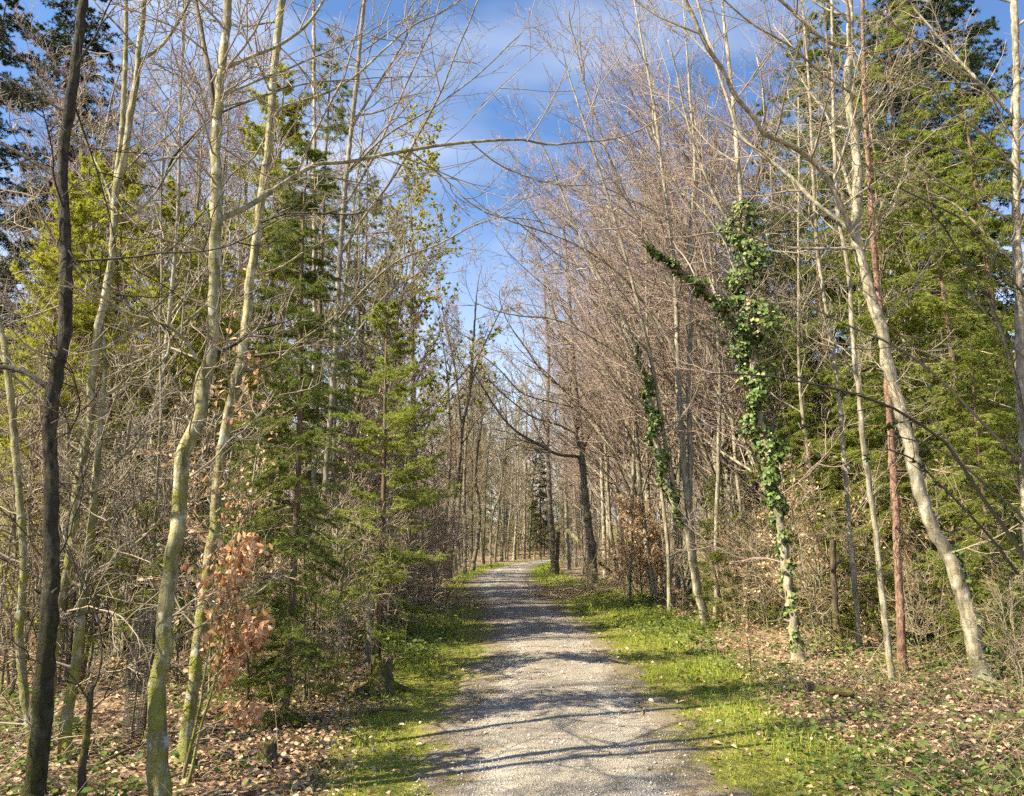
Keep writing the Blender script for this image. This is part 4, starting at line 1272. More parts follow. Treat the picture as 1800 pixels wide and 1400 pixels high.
# right-hand row whose crowns lean over the path
for px, Y, kd, s, rot in ((1112, 25, 'fan1', 1.0, .1), (1158, 21.5, 'fan2', .95, -.2), (1265, 19.5, 'fan1', 1.05, .3), (1310, 23, 'fan3', 1.1, 0), (1190, 28, 'fan3', 1.15, .4),
                          (1095, 33, 'fan2', 1.0, .1), (1066, 39, 'fan1', 1.0, -.3), (1140, 36, 'fan3', 1.2, .2), (1360, 17.5, 'fan3', 1.05, -.2), (1240, 31, 'fan1', 1.1, .5),
                          (1046, 47, 'fan3', 1.1, 0), (1290, 29, 'fan2', 1.05, .2), (1205, 24.5, 'fan1', 1.0, -.4), (1330, 20.5, 'fan2', 1.0, .5), (1410, 24, 'fan1', 1.1, 0.2),
                          (1440, 19, 'fan3', 1.1, -.3), (1170, 44, 'fan2', 1.1, .2), (1090, 54, 'fan1', 1.1, .1),
                          (1100, 22, 'slim1', 1.1, 1.), (1135, 26, 'slim1', 1.2, 2.), (1175, 19, 'slim1', 1., 3.), (1205, 21, 'slim1', 1.1, 4.), (1225, 26, 'slim1', 1.2, 5.), (1252, 17, 'slim1', 1., .5), (1280, 21, 'slim1', 1.1, 1.5),
                          (1305, 18, 'slim1', 1.05, 2.5), (1345, 22, 'slim1', 1.15, 3.5), (1085, 30, 'slim1', 1.3, 4.5), (1120, 33, 'slim1', 1.3, 5.5), (1158, 29, 'slim1', 1.2, .2), (1190, 35, 'slim1', 1.3, 1.2), (1240, 38, 'slim1', 1.3, 2.2),
                          (1420, 18, 'slim1', 1., 3.2), (1460, 15, 'slim1', .9, 4.2), (1545, 16, 'slim1', 1., 5.2), (1625, 15, 'slim1', 1., 1.9)):
    x = at_px(px, Y); taken.append((x, Y, 1.)); wood(kd, x, Y, s, rot, group='beeches leaning over the path on the right')
# left-hand ones
for px, Y, kd, s, rot in ((725, 30, 'yellow_leaf', 1.0, .4), (660, 38, 'yellow_leaf', .95, 2.), (690, 24, 'beech2', .85, 1.), (620, 27, 'beech1', .95, 2.), (500, 22, 'beech2', 1.0, 3.),
                          (830, 62, 'pale_green', 1.0, .3), (800, 50, 'pale_green', .95, 1.3), (870, 75, 'pale_green', 1.05, 2.3), (905, 92, 'pale_green', 1.4, 3.3), (930, 97, 'pale_green', 1.4, 1.1), (885, 98, 'pale_green', 1.45, 5.1), (955, 104, 'pale_green', 1.45, 2.1), (850, 70, 'pale_green', 1.1, .7), (835, 85, 'pale_green', 1.3, 4.4), (815, 72, 'pale_green', 1.1, 2.9), (785, 66, 'pale_green', 1.1, 1.9), (765, 42, 'pale_green', .8, 4.),
                          (735, 48, 'beech1', .9, 1.), (350, 16, 'beech2', .9, 2.), (285, 18, 'beech2', 1.05, 5.), (230, 21.5, 'beech2', 1.15, 2.2), (40, 19, 'beech2', 1.1, .4), (330, 23.5, 'beech2', 1.2, 1.4), (560, 20.5, 'beech2', 1., 4.9), (450, 25, 'beech1', 1.1, 3.), (395, 21, 'beech2', 1.1, .7), (110, 17, 'beech2', 1., 3.7), (160, 20.5, 'beech2', 1.0, 1.), (260, 23, 'beech1', 1.0, 2.), (420, 30, 'beech2', 1.1, 4.),
                          (320, 27, 'beech2', 1.1, 3.), (215, 11.5, 'slim1', .9, 1.), (600, 15.5, 'slim1', .95, 5.),
                          (640, 17.5, 'slim2', 1., 1.)):
    x = at_px(px, Y); taken.append((x, Y, 1.)); wood(kd, x, Y, s, rot, group='bare trees of the left wood')
# the wood behind, filled at random on both sides within the view
for side_, cnt, ymin, ymax in ((-1, 52, 28, 108), (1, 54, 22, 108)):
    k = tries = 0
    while k < cnt and tries < 4000:
        tries += 1
        Y = ymin + (ymax - ymin) * rng.random() ** .9
        X = path_c(Y) + side_ * (path_w(Y) + 2.2 + rng.random() ** 1.25 * (Y * .62))
        px = pixel((X, Y, 1.))[0]
        if not (-120 < px < 1920) or (px > 1430 and Y < 40) or not free(X, Y, 1.5 + Y * .012):
            continue
        kd = rng.choice(['beech1', 'beech2', 'alder1', 'slim1', 'slim2', 'pale_green'], p=[.22, .22, .16, .18, .14, .08])
        taken.append((X, Y, 1.)); k += 1
        wood(kd, X, Y, rng.uniform(.85, 1.2), rng.uniform(0, 6.28), group='bare trees of the left wood' if side_ < 0 else 'bare trees of the right wood')
for k in range(400):
    Y = rng.uniform(38, 106); sd = rng.choice([-1, 1]); X = path_c(Y) + sd * (path_w(Y) + 1.6 + rng.random() * 9)
    if not free(X, Y, 1.9):
        continue
    taken.append((X, Y, 1.))
    wood(rng.choice(['beech1', 'beech2', 'alder1', 'slim1', 'slim2', 'pale_green'], p=[.16, .16, .2, .2, .18, .10]), X, Y, rng.uniform(.8, 1.1), rng.uniform(0, 6.28), group='bare trees of the left wood' if sd < 0 else 'bare trees of the right wood')
    if len(PLACED) > 205:
        break
# trees outside the frame to the left and behind, whose shadows cross the path
for X, Y, kd, s in ((-6.6, 2.7, 'slim1', 1.), (-8.8, 3.6, 'slim2', 1.1), (-5.6, 1.7, 'slim1', 1.), (-7.3, 1.2, 'slim2', 1.), (-10.5, 5.5, 'slim1', 1.1), (-9.6, .9, 'slim1', 1.25)):
    wood(kd, X, Y, s, X * 3.1, group='bare trees of the left wood')

# undergrowth shrubs
for X_, Y_, kd, s in ((560, 8.6, 'shrub1', .8), (600, 10.5, 'shrub1', .9), (640, 13, 'shrub1', 1.), (690, 14.5, 'shrub1', .85), (610, 14, 'shrub2', .9), (720, 17.5, 'shrub1', 1.), (740, 22, 'shrub2', 1.), (700, 21, 'shrub3', .9),
                      (760, 27, 'shrub1', 1.2), (770, 34, 'shrub2', 1.2), (650, 19, 'shrub3', 1.), (330, 10.5, 'shrub2', 1.0), (230, 10.8, 'shrub2', 1.1),
                      (150, 9.3, 'shrub2', .95), (60, 9.0, 'shrub2', 1.), (10, 8.4, 'shrub1', 1.), (20, 12.5, 'shrub3', 1.), (100, 13., 'shrub3', .9), (180, 13.5, 'shrub3', 1.),
                      (270, 13.5, 'shrub3', 1.), (340, 14.5, 'shrub3', 1.), (60, 17, 'shrub3', 1.1), (200, 18, 'shrub3', 1.2), (330, 19, 'shrub3', 1.2),
                      (470, 18.5, 'shrub3', 1.), (300, 24, 'shrub3', 1.4), (120, 23, 'shrub3', 1.4), (660, 29, 'shrub3', 1.2),
                      (1190, 20, 'shrub2', .9), (1290, 16, 'shrub1', .9), (1350, 14.5, 'shrub1', .8), (1440, 13, 'shrub1', .8), (1620, 11.6, 'shrub1', .6),
                      (1780, 9.2, 'shrub1', .5), (1230, 23, 'shrub3', .9), (1320, 19, 'shrub2', 1.), (1150, 30, 'shrub3', 1.), (1040, 40, 'shrub2', 1.), (1010, 58, 'shrub2', 1.3), (1110, 40, 'shrub3', 1.2),
                      (800, 45, 'shrub2', 1.), (830, 66, 'shrub2', 1.4), (870, 84, 'shrub2', 1.4), (780, 62, 'shrub3', 1.4), (720, 40, 'shrub3', 1.5), (910, 100, 'shrub3', 1.6), (960, 112, 'shrub3', 1.6), (1000, 100, 'shrub3', 1.6), (1050, 70, 'shrub3', 1.5),
                      (930, 125, 'shrub3', 2.), (985, 120, 'shrub3', 2.), (880, 118, 'shrub3', 2.),
                      (1125, 22.3, 'copper_bush', 1.0), (1160, 23.5, 'copper_bush', .8), (1390, 13.3, 'copper_thin', .85), (1540, 14.2, 'copper_thin', .8), (1640, 12.4, 'copper_thin', .7), (590, 16.5, 'copper_thin', 1.3),
                      (630, 20, 'copper_bush', 1.3), (740, 26, 'copper_thin', 1.2), (395, 8.4, 'copper_thin', .85), (1310, 15.3, 'copper_thin', .6), (700, 18.5, 'copper_thin', 1.2)):
    wood(kd, at_px(X_, Y_), Y_, s, (X_ * 7.7) % 6.28, group=None)

# the far wood that closes the view, too distant to tell its trees apart
def far_wood():
    rng = np.random.default_rng(91)
    n = 1100
    y = rng.uniform(110, 185, n); x = rng.uniform(-1, 1, n) * y * .75
    keep = np.abs(x - np.interp(y, PATH[:, 0], PATH[:, 1])) > 2.5
    x, y = x[keep], y[keep]; n = len(x)
    H = rng.uniform(12, 21, n)
    p0 = np.stack((x, y, terrain(x, y) - .3), -1)
    P = grow(rng, p0, np.stack((rng.normal(0, .04, n), rng.normal(0, .04, n), np.ones(n)), -1), H, 8, .03, (0, 0, .04))
    R = np.linspace(1, .2, 8)[None] * rng.uniform(.08, .17, n)[:, None]
    b = Buf(); tube(b, P, R, 5)
    a, ar = spawn(rng, P, R, 12, .12, 1., (30, 65), .3, .5, .4, .024, .016, 4, .1, (0, 0, .05)); tube(b, a, ar, 3)
    c, cr = spawn(rng, a, ar, 5, .1, 1., (30, 60), .5, .4, .7, .02, .014, 3, .1, (0, 0, .05)); tube(b, c, cr, 3)
    top('far_wood', b.mesh('far_wood', M['twig_brown']), 'stuff', label='distant brown bare wood closing the view', cat='wood')


far_wood()

# ------------------------------------------------------------------ labels of the copied trees: kind, place against something easy to find, order
ORD = ['nearest', 'second nearest', 'third nearest', 'fourth nearest', 'fifth nearest', 'sixth nearest', 'seventh nearest', 'eighth nearest', 'ninth nearest', 'tenth nearest', 'eleventh nearest', 'twelfth nearest', 'thirteenth nearest', 'fourteenth nearest']


def label_copies():
    buckets = {}
    for r, kd, x, y in PLACED:
        px, _, d = pixel((x, y, 1.2))
        if d < .5 or px < -150 or px > 1950:
            key = (kd, 'outside', '')
        else:
            nm, lpx, lY = min(LAND, key=lambda L: abs(L[1] - px) + abs(L[2] - y) * 4)
            if abs(lpx - px) < 28:
                rel = 'behind' if y > lY else 'in front of'
            else:
                rel = 'left of' if px < lpx else 'right of'
                if y > lY * 1.5:
                    rel = 'far back ' + rel
            key = (kd, rel, nm)
        buckets.setdefault(key, []).append((y, r))
    for (kd, rel, nm), lst in buckets.items():
        lst.sort(key=lambda t: t[0])
        for k, (y, r) in enumerate(lst):
            if rel == 'outside':
                r['label'] = f'{KIND_WORD[kd]} beyond the left edge of the view, {ORD[k % 14]} of these'
            elif len(lst) == 1:
                r['label'] = f'{KIND_WORD[kd]} {rel} {nm}'
            else:
                r['label'] = f'{KIND_WORD[kd]} {rel} {nm}, {ORD[k % 14]}'


label_copies()


# ------------------------------------------------------------------ copper-leaved sapling by the left beeches
def sapling():
    rng = np.random.default_rng(61)
    Y = 5.75
    lines = [[(318, 1420), (322, 1370), (336, 1310), (352, 1240), (362, 1170), (372, 1100), (372, 1040), (380, 985)], [(325, 1400), (338, 1350), (350, 1290), (368, 1230), (390, 1150), (402, 1080), (430, 1020)],
             [(372, 1110), (395, 1060), (420, 1000), (440, 970)], [(352, 1240), (380, 1195), (410, 1150), (440, 1130)], [(362, 1170), (400, 1130), (440, 1110), (470, 1090)],
             [(372, 1040), (400, 1000), (430, 975), (450, 960)], [(345, 1290), (380, 1270), (410, 1260), (450, 1250)]]
    b = Buf(); P, R = [], []
    for k, ln in enumerate(lines):
        p = spline(np.array([at(x, y, Y + (.05 * j if k > 1 else 0) * (1 if k % 2 else -1)) for j, (x, y) in enumerate(ln)]), 16)
        r = np.linspace(.014 if k < 2 else .007, .003, 16)
        P.append(p); R.append(r)
    P, R = np.array(P), np.array(R)
    base = P[0, 0].copy(); base[2] = float(terrain(base[0], base[1])); P[0, 0, 2] = base[2] - .05; P[1, 0, 2] = base[2] - .05
    root = thing('beech_sapling', 'beech sapling with hanging copper leaves between the two mossy beeches', 'tree', base)
    for k in range(2):
        b = Buf(); tube(b, P[k:k + 1], R[k:k + 1], 8); part('stem', b.mesh('stem', M['beech_left'], base), root)
    b = Buf(); tube(b, P[2:], R[2:], 6)
    a, ar = spawn(rng, P, R, 8, .45, 1., (30, 65), .30, .3, .5, .003, .002, 6, .1, (0, 0, .0), lmin=.10)
    tube(b, a, ar, 4)
    c, cr = spawn(rng, a, ar, 4, .2, 1., (30, 60), .5, .3, .6, .002, .0015, 4, .1, (0, 0, 0), lmin=.05)
    tube(b, c, cr, 3)
    part('branches', b.mesh('branches', M['twig_grey'], base), root)
    n = 900
    src = np.concatenate((a[rng.integers(0, len(a), n // 2)], a[rng.integers(0, len(a), n - n // 2)]))
    pos, tan, _, _ = sample(src, rng.uniform(.15, 1, n))
    keep = pos[:, 2] > .25
    # most of the leaves hang in the upper two thirds
    keep &= rng.random(n) < np.interp(pos[:, 2], [.2, .5, .7, 1.7], [.35, .6, 1, 1])
    pos = pos[keep] + rng.normal(0, .025, (keep.sum(), 3)); n = len(pos)
    ax = rng.normal(0, .5, (n, 3)) + np.array((0, 0, -.7)); nor = norm(rng.normal(0, 1, (n, 3)))
    leaf_parts(rng, root, base, cop_p, pos, ax, nor, rng.uniform(.045, .078, n), 300, M['copper'], .55, .22)


sapling()
# a few copper leaves clinging along the pale beech
rng = np.random.default_rng(62)


def clinging():
    root, mains, LP, base = T_L4
    q = mains[0][0]; q = q[(q[:, 2] > 1.8) & (q[:, 2] < 3.6)]
    n = 70
    i = rng.integers(0, len(q), n)
    P = q[i] + rng.normal(0, .12, (n, 3)) + np.array((.05, -.05, 0))
    b = Buf()
    j = np.repeat(i, 1)
    st = np.stack((q[j], (q[j] + P) / 2 + np.array((0, 0, .03)), P), 1)
    tube(b, st, np.full((n, 3), .002), 3)
    part('twigs', b.mesh('twigs', M['twig_grey'], base), root)
    leaf_parts(rng, root, base, cop_p, P, rng.normal(0, .5, (n, 3)) + np.array((0, 0, -.7)), norm(rng.normal(0, 1, (n, 3))), rng.uniform(.045, .075, n), 70, M['copper'], .55, .22)


clinging()


# ------------------------------------------------------------------ near elder shrub reaching in from the right edge
def elder():
    rng = np.random.default_rng(63)
    Y = 4.6
    lines = [[(1880, 1120), (1820, 1010), (1767, 930), (1733, 884), (1700, 833), (1667, 783), (1633, 757), (1583, 724), (1533, 703), (1483, 687), (1433, 677), (1387, 667), (1333, 660), (1250, 657)],
             [(1890, 900), (1800, 817), (1733, 750), (1677, 690), (1633, 650), (1583, 614), (1533, 590), (1483, 570), (1417, 534)],
             [(1885, 1000), (1830, 850), (1800, 740), (1793, 700), (1767, 600), (1733, 517), (1693, 455), (1660, 400), (1625, 360)],
             [(1875, 1060), (1830, 960), (1790, 900), (1740, 860), (1690, 815), (1640, 785), (1590, 770), (1540, 765)],
             [(1790, 1010), (1745, 950), (1700, 900), (1650, 850), (1600, 805), (1560, 790)],
             [(1880, 700), (1800, 630), (1740, 560), (1700, 510), (1660, 470)],
             [(1885, 640), (1800, 520), (1740, 440), (1690, 385), (1640, 360), (1580, 330)]]
    base = np.array((at_px(1905, Y), Y, 0.)); base[2] = float(terrain(base[0], base[1]))
    root = thing('elder_shrub', 'dark bare elder stems with opening buds slanting in from the right edge', 'shrub', base)
    P, R = [], []
    for k, ln in enumerate(lines):
        p = np.array([at(x, y, Y + .06 * j * (1 if k % 2 else -.4)) for j, (x, y) in enumerate(ln)])
        if k != 4:
            p = np.vstack((base + np.array((.02 * k, .03 * k, -.1)), p))
        p = spline(p, 22)
        r = np.linspace((.017, .016, .026, .012, .009, .011, .011)[k], .0045, 22)
        P.append(p); R.append(r)
        b = Buf(); tube(b, p[None], r[None], 7)
        part('stem', b.mesh('stem', M['beech_shade_dark' if k == 2 else 'twig_shade_dark'], base), root)  # shade on the elder stems is painted in as near-black colour
    P, R = np.array(P), np.array(R)
    a, ar = spawn(rng, P, R, 6, .35, 1., (30, 70), .16, .3, .5, .0025, .0015, 6, .1, (0, 0, .05), lmin=.12)
    b = Buf(); tube(b, a, ar, 4)
    part('twigs', b.mesh('twigs', M['twig_shade_dark'], base), root)
    n = 420
    al = np.concatenate((P[rng.integers(0, len(P), 60)][:, ::4][:, :6], a[rng.integers(0, len(a), n // 6 - 60 + 60)]))
    pos, tan, _, _ = sample(al, np.where(np.arange(len(al)) < 60, rng.uniform(.45, 1, len(al)), .98))
    pos = np.repeat(pos, 5, 0); tan = np.repeat(tan, 5, 0); m = len(pos)
    ax = norm(tan * .5 + rng.normal(0, .8, (m, 3)) + np.array((0, 0, .2)))
    leaf_parts(rng, root, base, leaf_proto('leaf', M['elder'], .38, .2), pos, ax, norm(rng.normal(0, 1, (m, 3))), rng.uniform(.018, .042, m), 200, M['elder'], .38, .2)


elder()


# ------------------------------------------------------------------ tree guards, stumps, logs, brash
def net_guard(label, px, py, Y, rad, h, lean=0.):
    x = at_px(px, Y); base = (x, Y, float(terrain(x, Y)))
    root = thing('tree_guard', label, 'tree guard', base)
    rng = np.random.default_rng(int(px))
    rings = int(h / .021)
    a = np.linspace(0, 2 * np.pi, 19)
    P = []
    for k in range(rings):
        z = .01 + h * k / (rings - 1)
        rr = rad * (1 + .07 * math.sin(z * 5 + px) + .05 * np.sin(3 * a + z * 2))
        P.append(np.stack((rr * np.cos(a) + lean * z, rr * np.sin(a), z + .004 * np.sin(a * 2 + k)), -1))
    P = np.array(P)
    b = Buf(); tube(b, P, np.full(P.shape[:2], .0028), 4)
    part('ring_wires', b.mesh('ring_wires', M['net'], (0, 0, 0)), root, 'stuff')
    b = Buf(); V = np.transpose(P[:, :18], (1, 0, 2)); tube(b, V, np.full(V.shape[:2], .0024), 4)
    part('upright_wires', b.mesh('upright_wires', M['net'], (0, 0, 0)), root, 'stuff')
    b = Buf(); s = np.array([(rad * 1.1, .02, -.1), (rad * 1.12 + lean * h * .5, .02, h * .5), (rad * 1.1 + lean * h, .02, h * 1.04)]); fat_tube(rng, b, spline(s, 8), np.full(8, .013), 6, .03)
    part('stake', b.mesh('stake', M['dead']), root)
    b = Buf(); s = np.array([(0, 0, -.05), (.01, 0, h * .5), (-.02, .01, h), (.03, 0, h * 1.5)]); fat_tube(rng, b, spline(s, 10), np.linspace(.012, .005, 10), 6, .05)
    part('young_stem', b.mesh('young_stem', M['beech_wood']), root)
    return root


net_guard('brown plastic mesh tree guard standing left of the crooked mossy beech', 250, 1290, 6.95, .082, 1.02, .03)
net_guard('faint mesh tree guard half hidden behind the yellow-mossy twin beech', 119, 1200, 8.9, .085, 1.0, -.02)


def tube_guard(label, px, Y, rad, h):
    x = at_px(px, Y); base = (x, Y, float(terrain(x, Y)))
    rng = np.random.default_rng(int(px))
    root = thing('tree_guard', label, 'tree guard', base)
    a = np.linspace(0, 2 * np.pi, 17)[:-1]
    zs = np.linspace(0, h, 14)
    out = np.array([[((rad + .006 * math.sin(z * 9 + 2 * t)) * math.cos(t), (rad + .006 * math.cos(z * 8 + 3 * t)) * math.sin(t), z + .02 * math.sin(t * 2) * (z / h)) for t in a] for z in zs])
    inn = out * np.array((.95, .95, 1)); v = np.concatenate((out.reshape(-1, 3), inn.reshape(-1, 3)))
    i = np.arange(len(zs) * 16).reshape(len(zs), 16); nx = np.roll(i, -1, 1); o = len(zs) * 16
    q = np.concatenate((np.stack((i[:-1], nx[:-1], nx[1:], i[1:]), -1).reshape(-1, 4), np.stack((i[:-1], i[1:], nx[1:], nx[:-1]), -1).reshape(-1, 4) + o,
                        np.stack((i[-1], nx[-1], nx[-1] + o, i[-1] + o), -1)))
    b = Buf(); b.quads(v, q)
    part('sleeve', b.mesh('sleeve', M['tubeguard']), root)
    b = Buf(); s = np.array([(rad * 1.2, -.02, -.1), (rad * 1.22, -.02, h * .6), (rad * 1.3, -.02, h * .95)]); fat_tube(rng, b, spline(s, 8), np.full(8, .014), 6, .03)
    part('stake', b.mesh('stake', M['dead']), root)


tube_guard('dull grey sleeve guard round the foot of the young fir', 657, 11.0, .10, .92)
tube_guard('small greenish sleeve guard left of the young fir', 604, 12.3, .11, .62)


def stump(label, px, py, rad, h, seed):
    rng = np.random.default_rng(seed)
    g_ = ground_at(px, py); g_[2] = float(terrain(g_[0], g_[1]))
    root = thing('tree_stump', label, 'stump', g_)
    zs = np.linspace(-.08, h, 12); a = np.arange(22) * 2 * np.pi / 22
    jag = rng.uniform(-.5, .5, 22) * h * .35
    V = []
    for k, z in enumerate(zs):
        f = np.clip(z / h, 0, 1)
        r = rad * (1 + .55 * np.exp(-max(z, 0) / (h * .25)) * (1 + .5 * np.sin(a * 5 + seed)) - .15 * f) * (1 + .07 * np.sin(7 * a + 2 * k * .3)) + rng.normal(0, rad * .04, 22)
        V.append(np.stack((r * np.cos(a), r * np.sin(a), z + jag * f ** 2), -1))
    V = np.array(V)
    i = np.arange(V.shape[0] * 22).reshape(-1, 22); nx = np.roll(i, -1, 1)
    q = np.stack((i[:-1], nx[:-1], nx[1:], i[1:]), -1).reshape(-1, 4)
    c = np.vstack((V.reshape(-1, 3), (0, 0, h * .72))); t = np.stack((i[-1], nx[-1], np.full(22, len(c) - 1)), -1)
    b = Buf(); b.both(c, q, t); part('body', b.mesh('body', M['dead']), root)
    for k in range(5):
        an = k * 1.26 + rng.normal(0, .2); d = np.array((math.cos(an), math.sin(an), 0))
        p = np.array([d * rad * .7 + (0, 0, h * .32), d * rad * 1.5 + (0, 0, h * .16), d * rad * 2.4 + (0, 0, .02), d * rad * 3.1 + (0, 0, -.05)])
        b = Buf(); fat_tube(rng, b, spline(p, 10), np.linspace(rad * .3, rad * .10, 10), 8, .12); part('root', b.mesh('root', M['dead']), root)


stump('old mossy stump with spreading roots in front of the young fir', 668, 1218, .135, .36, 5)
stump('small mossy stump among fallen leaves left of the near verge', 468, 1345, .07, .16, 8)


def log(label, pa, pb, ra, rb, mat='dead', z=.04, name='fallen_log', cat='log', twigs=0, seed=0, za=None, zb=None):
    rng = np.random.default_rng(seed + 900)
    a, b_ = ground_at(*pa), ground_at(*pb)
    a[2] = (za if za is not None else float(terrain(a[0], a[1])) + z); b_[2] = (zb if zb is not None else float(terrain(b_[0], b_[1])) + z)
    mid = (a + b_) / 2 + np.array((0, 0, .02)) + rng.normal(0, .03, 3) * np.linalg.norm(b_ - a)
    p = spline(np.array([a, mid, b_]), 18) - a
    root = thing(name, label, cat, a)
    b = Buf(); fat_tube(rng, b, p, np.linspace(ra, rb, 18), 9, .1); part('bole', b.mesh('bole', M[mat]), root)
    if twigs:
        c, cr = spawn(rng, p[None], np.linspace(ra, rb, 18)[None], twigs, .1, .95, (40, 75), .4, .3, .4, .006, .003, 6, .12, (0, 0, .02))
        b = Buf(); tube(b, c, cr, 5)
        e, er = spawn(rng, c, cr, 4, .2, 1, (30, 60), .5, .4, .6, .004, .002, 4, .12, (0, 0, 0)); tube(b, e, er, 3)
        part('branches', b.mesh('branches', M['twig_brown']), root)


log('mossy half-buried log lying in leaves right of the path', (1390, 1215), (1500, 1228), .05, .04, seed=1)
log('thin mossy log along the left verge edge', (640, 1262), (720, 1258), .018, .012, seed=2)
log('broken mossy bough propped on the snapped tree right of the curve', (1000, 1004), (1100, 1016), .16, .08, 'alder', twigs=7, seed=3, za=2.6, zb=.2)
log('fallen dead bough right of the forked tree at the bend', (1055, 1030), (1110, 1026), .06, .04, 'dead', twigs=8, seed=4, za=.9, zb=.1)
log('pale broken bough lying in the grass left of the path', (690, 1095), (745, 1110), .03, .015, 'beech_right', twigs=7, seed=5, z=.12)
log('dead branch on the leaf litter below the nearly black trunk', (150, 1370), (285, 1310), .014, .007, 'dead', twigs=4, seed=6)
log('thin crossed stick on the litter right of the crooked beech', (300, 1375), (390, 1345), .010, .005, 'beech_right', twigs=3, seed=7)
log('dark dead stick lying at the right edge of the gravel', (1118, 1243), (1132, 1263), .008, .005, 'dead', z=.02, name='fallen_stick', cat='stick', twigs=2, seed=8)


def brash(label, px, py, r, h, n, seed, mat='twig_brown'):
    rng = np.random.default_rng(seed)
    g_ = ground_at(px, py); g_[2] = float(terrain(g_[0], g_[1]))
    b = Buf()
    pos = np.stack((rng.normal(0, r * .45, n), rng.normal(0, r * .45, n), np.abs(rng.normal(0, h * .4, n))), -1)
    d = norm(np.stack((rng.normal(0, 1, n), rng.normal(0, 1, n), rng.normal(.1, .28, n)), -1))
    p = grow(rng, pos, d, rng.uniform(.4, 1.3, n) * r, 5, .1, (0, 0, -.05))
    p[..., 2] = np.maximum(p[..., 2], .0)
    tube(b, p, np.linspace(1, .4, 5)[None] * rng.uniform(.004, .014, n)[:, None], 4)
    c, cr = spawn(rng, p, np.full((n, 5), .006), 4, .1, 1, (30, 70), .4, .3, .5, .003, .002, 4, .12, (0, 0, 0)); tube(b, c, cr, 3)
    single('brush_pile', b.mesh('brush_pile', M[mat]), label, 'brush pile', g_)


brash('heap of dead twigs at the foot of the forked tree at the bend', 1012, 1052, 1.5, .55, 190, 1)
brash('low brush heap beside the bright grass left of the path', 775, 1068, 1.0, .5, 120, 2)
brash('tangle of dead sticks behind the young fir', 715, 1085, 1.2, .5, 130, 3)
brash('scatter of brushwood under the copper-leaved bush', 1120, 1052, 1.2, .35, 110, 4)


# snapped tree at the curve
traced_tree(71, 'snapped dark trunk beside the dark trunk at the curve', [(979, 1008), (979, 980), (980, 955), (982, 936)], (9, 8), Y=41., ext=0, auto=0, l2=0, mat='dead', name='dead_snag', cat='dead tree', flare=.3)
# seedling on the right verge
rng = np.random.default_rng(72)


def seedling():
    g_ = ground_at(1320, 1186); g_[2] = float(terrain(g_[0], g_[1]))
    root = thing('dead_seedling', 'small dead seedling with brown tuft on the right verge', 'seedling', g_)
    b = Buf(); s = np.array([(0, 0, -.05), (0, 0, .25), (-.02, 0, .5), (.01, 0, .62)]); fat_tube(rng, b, spline(s, 10), np.linspace(.014, .006, 10), 6, .08); part('stem', b.mesh('stem', M['dead']), root)
    b = Buf(); a, ar = spawn(rng, spline(s, 10)[None], np.full((1, 10), .008), 16, .5, 1, (25, 70), .35, .2, .5, .004, .002, 5, .15, (0, 0, .05)); tube(b, a, ar, 4)
    c, cr = spawn(rng, a, ar, 4, .2, 1, (30, 60), .5, .3, .6, .003, .002, 4, .12, (0, 0, 0)); tube(b, c, cr, 3); part('twigs', b.mesh('twigs', M['twig_brown']), root)
    n = 45; pos, tan, _, _ = sample(a[rng.integers(0, len(a), n)], rng.uniform(.3, 1, n))
    leaf_parts(rng, root, np.zeros(3), cop_p, pos, rng.normal(0, .6, (n, 3)) + np.array((0, 0, -.4)), norm(rng.normal(0, 1, (n, 3))), rng.uniform(.03, .06, n), 45, M['copper'], .55, .2)


seedling()

# ------------------------------------------------------------------ ground cover
rng = np.random.default_rng(88)


def scatter(n, ymin, ymax, spread, bias=1.6):
    """points in the view, denser near the camera"""
    y = ymin + (ymax - ymin) * rng.random(n) ** bias
    half = y * .70 + 1.2
    x = rng.uniform(-1, 1, n) * np.minimum(half, spread)
    return x, y


def in_path(x, y, m=0.):
    return np.abs(x - path_c(y)) < path_w(y) + m


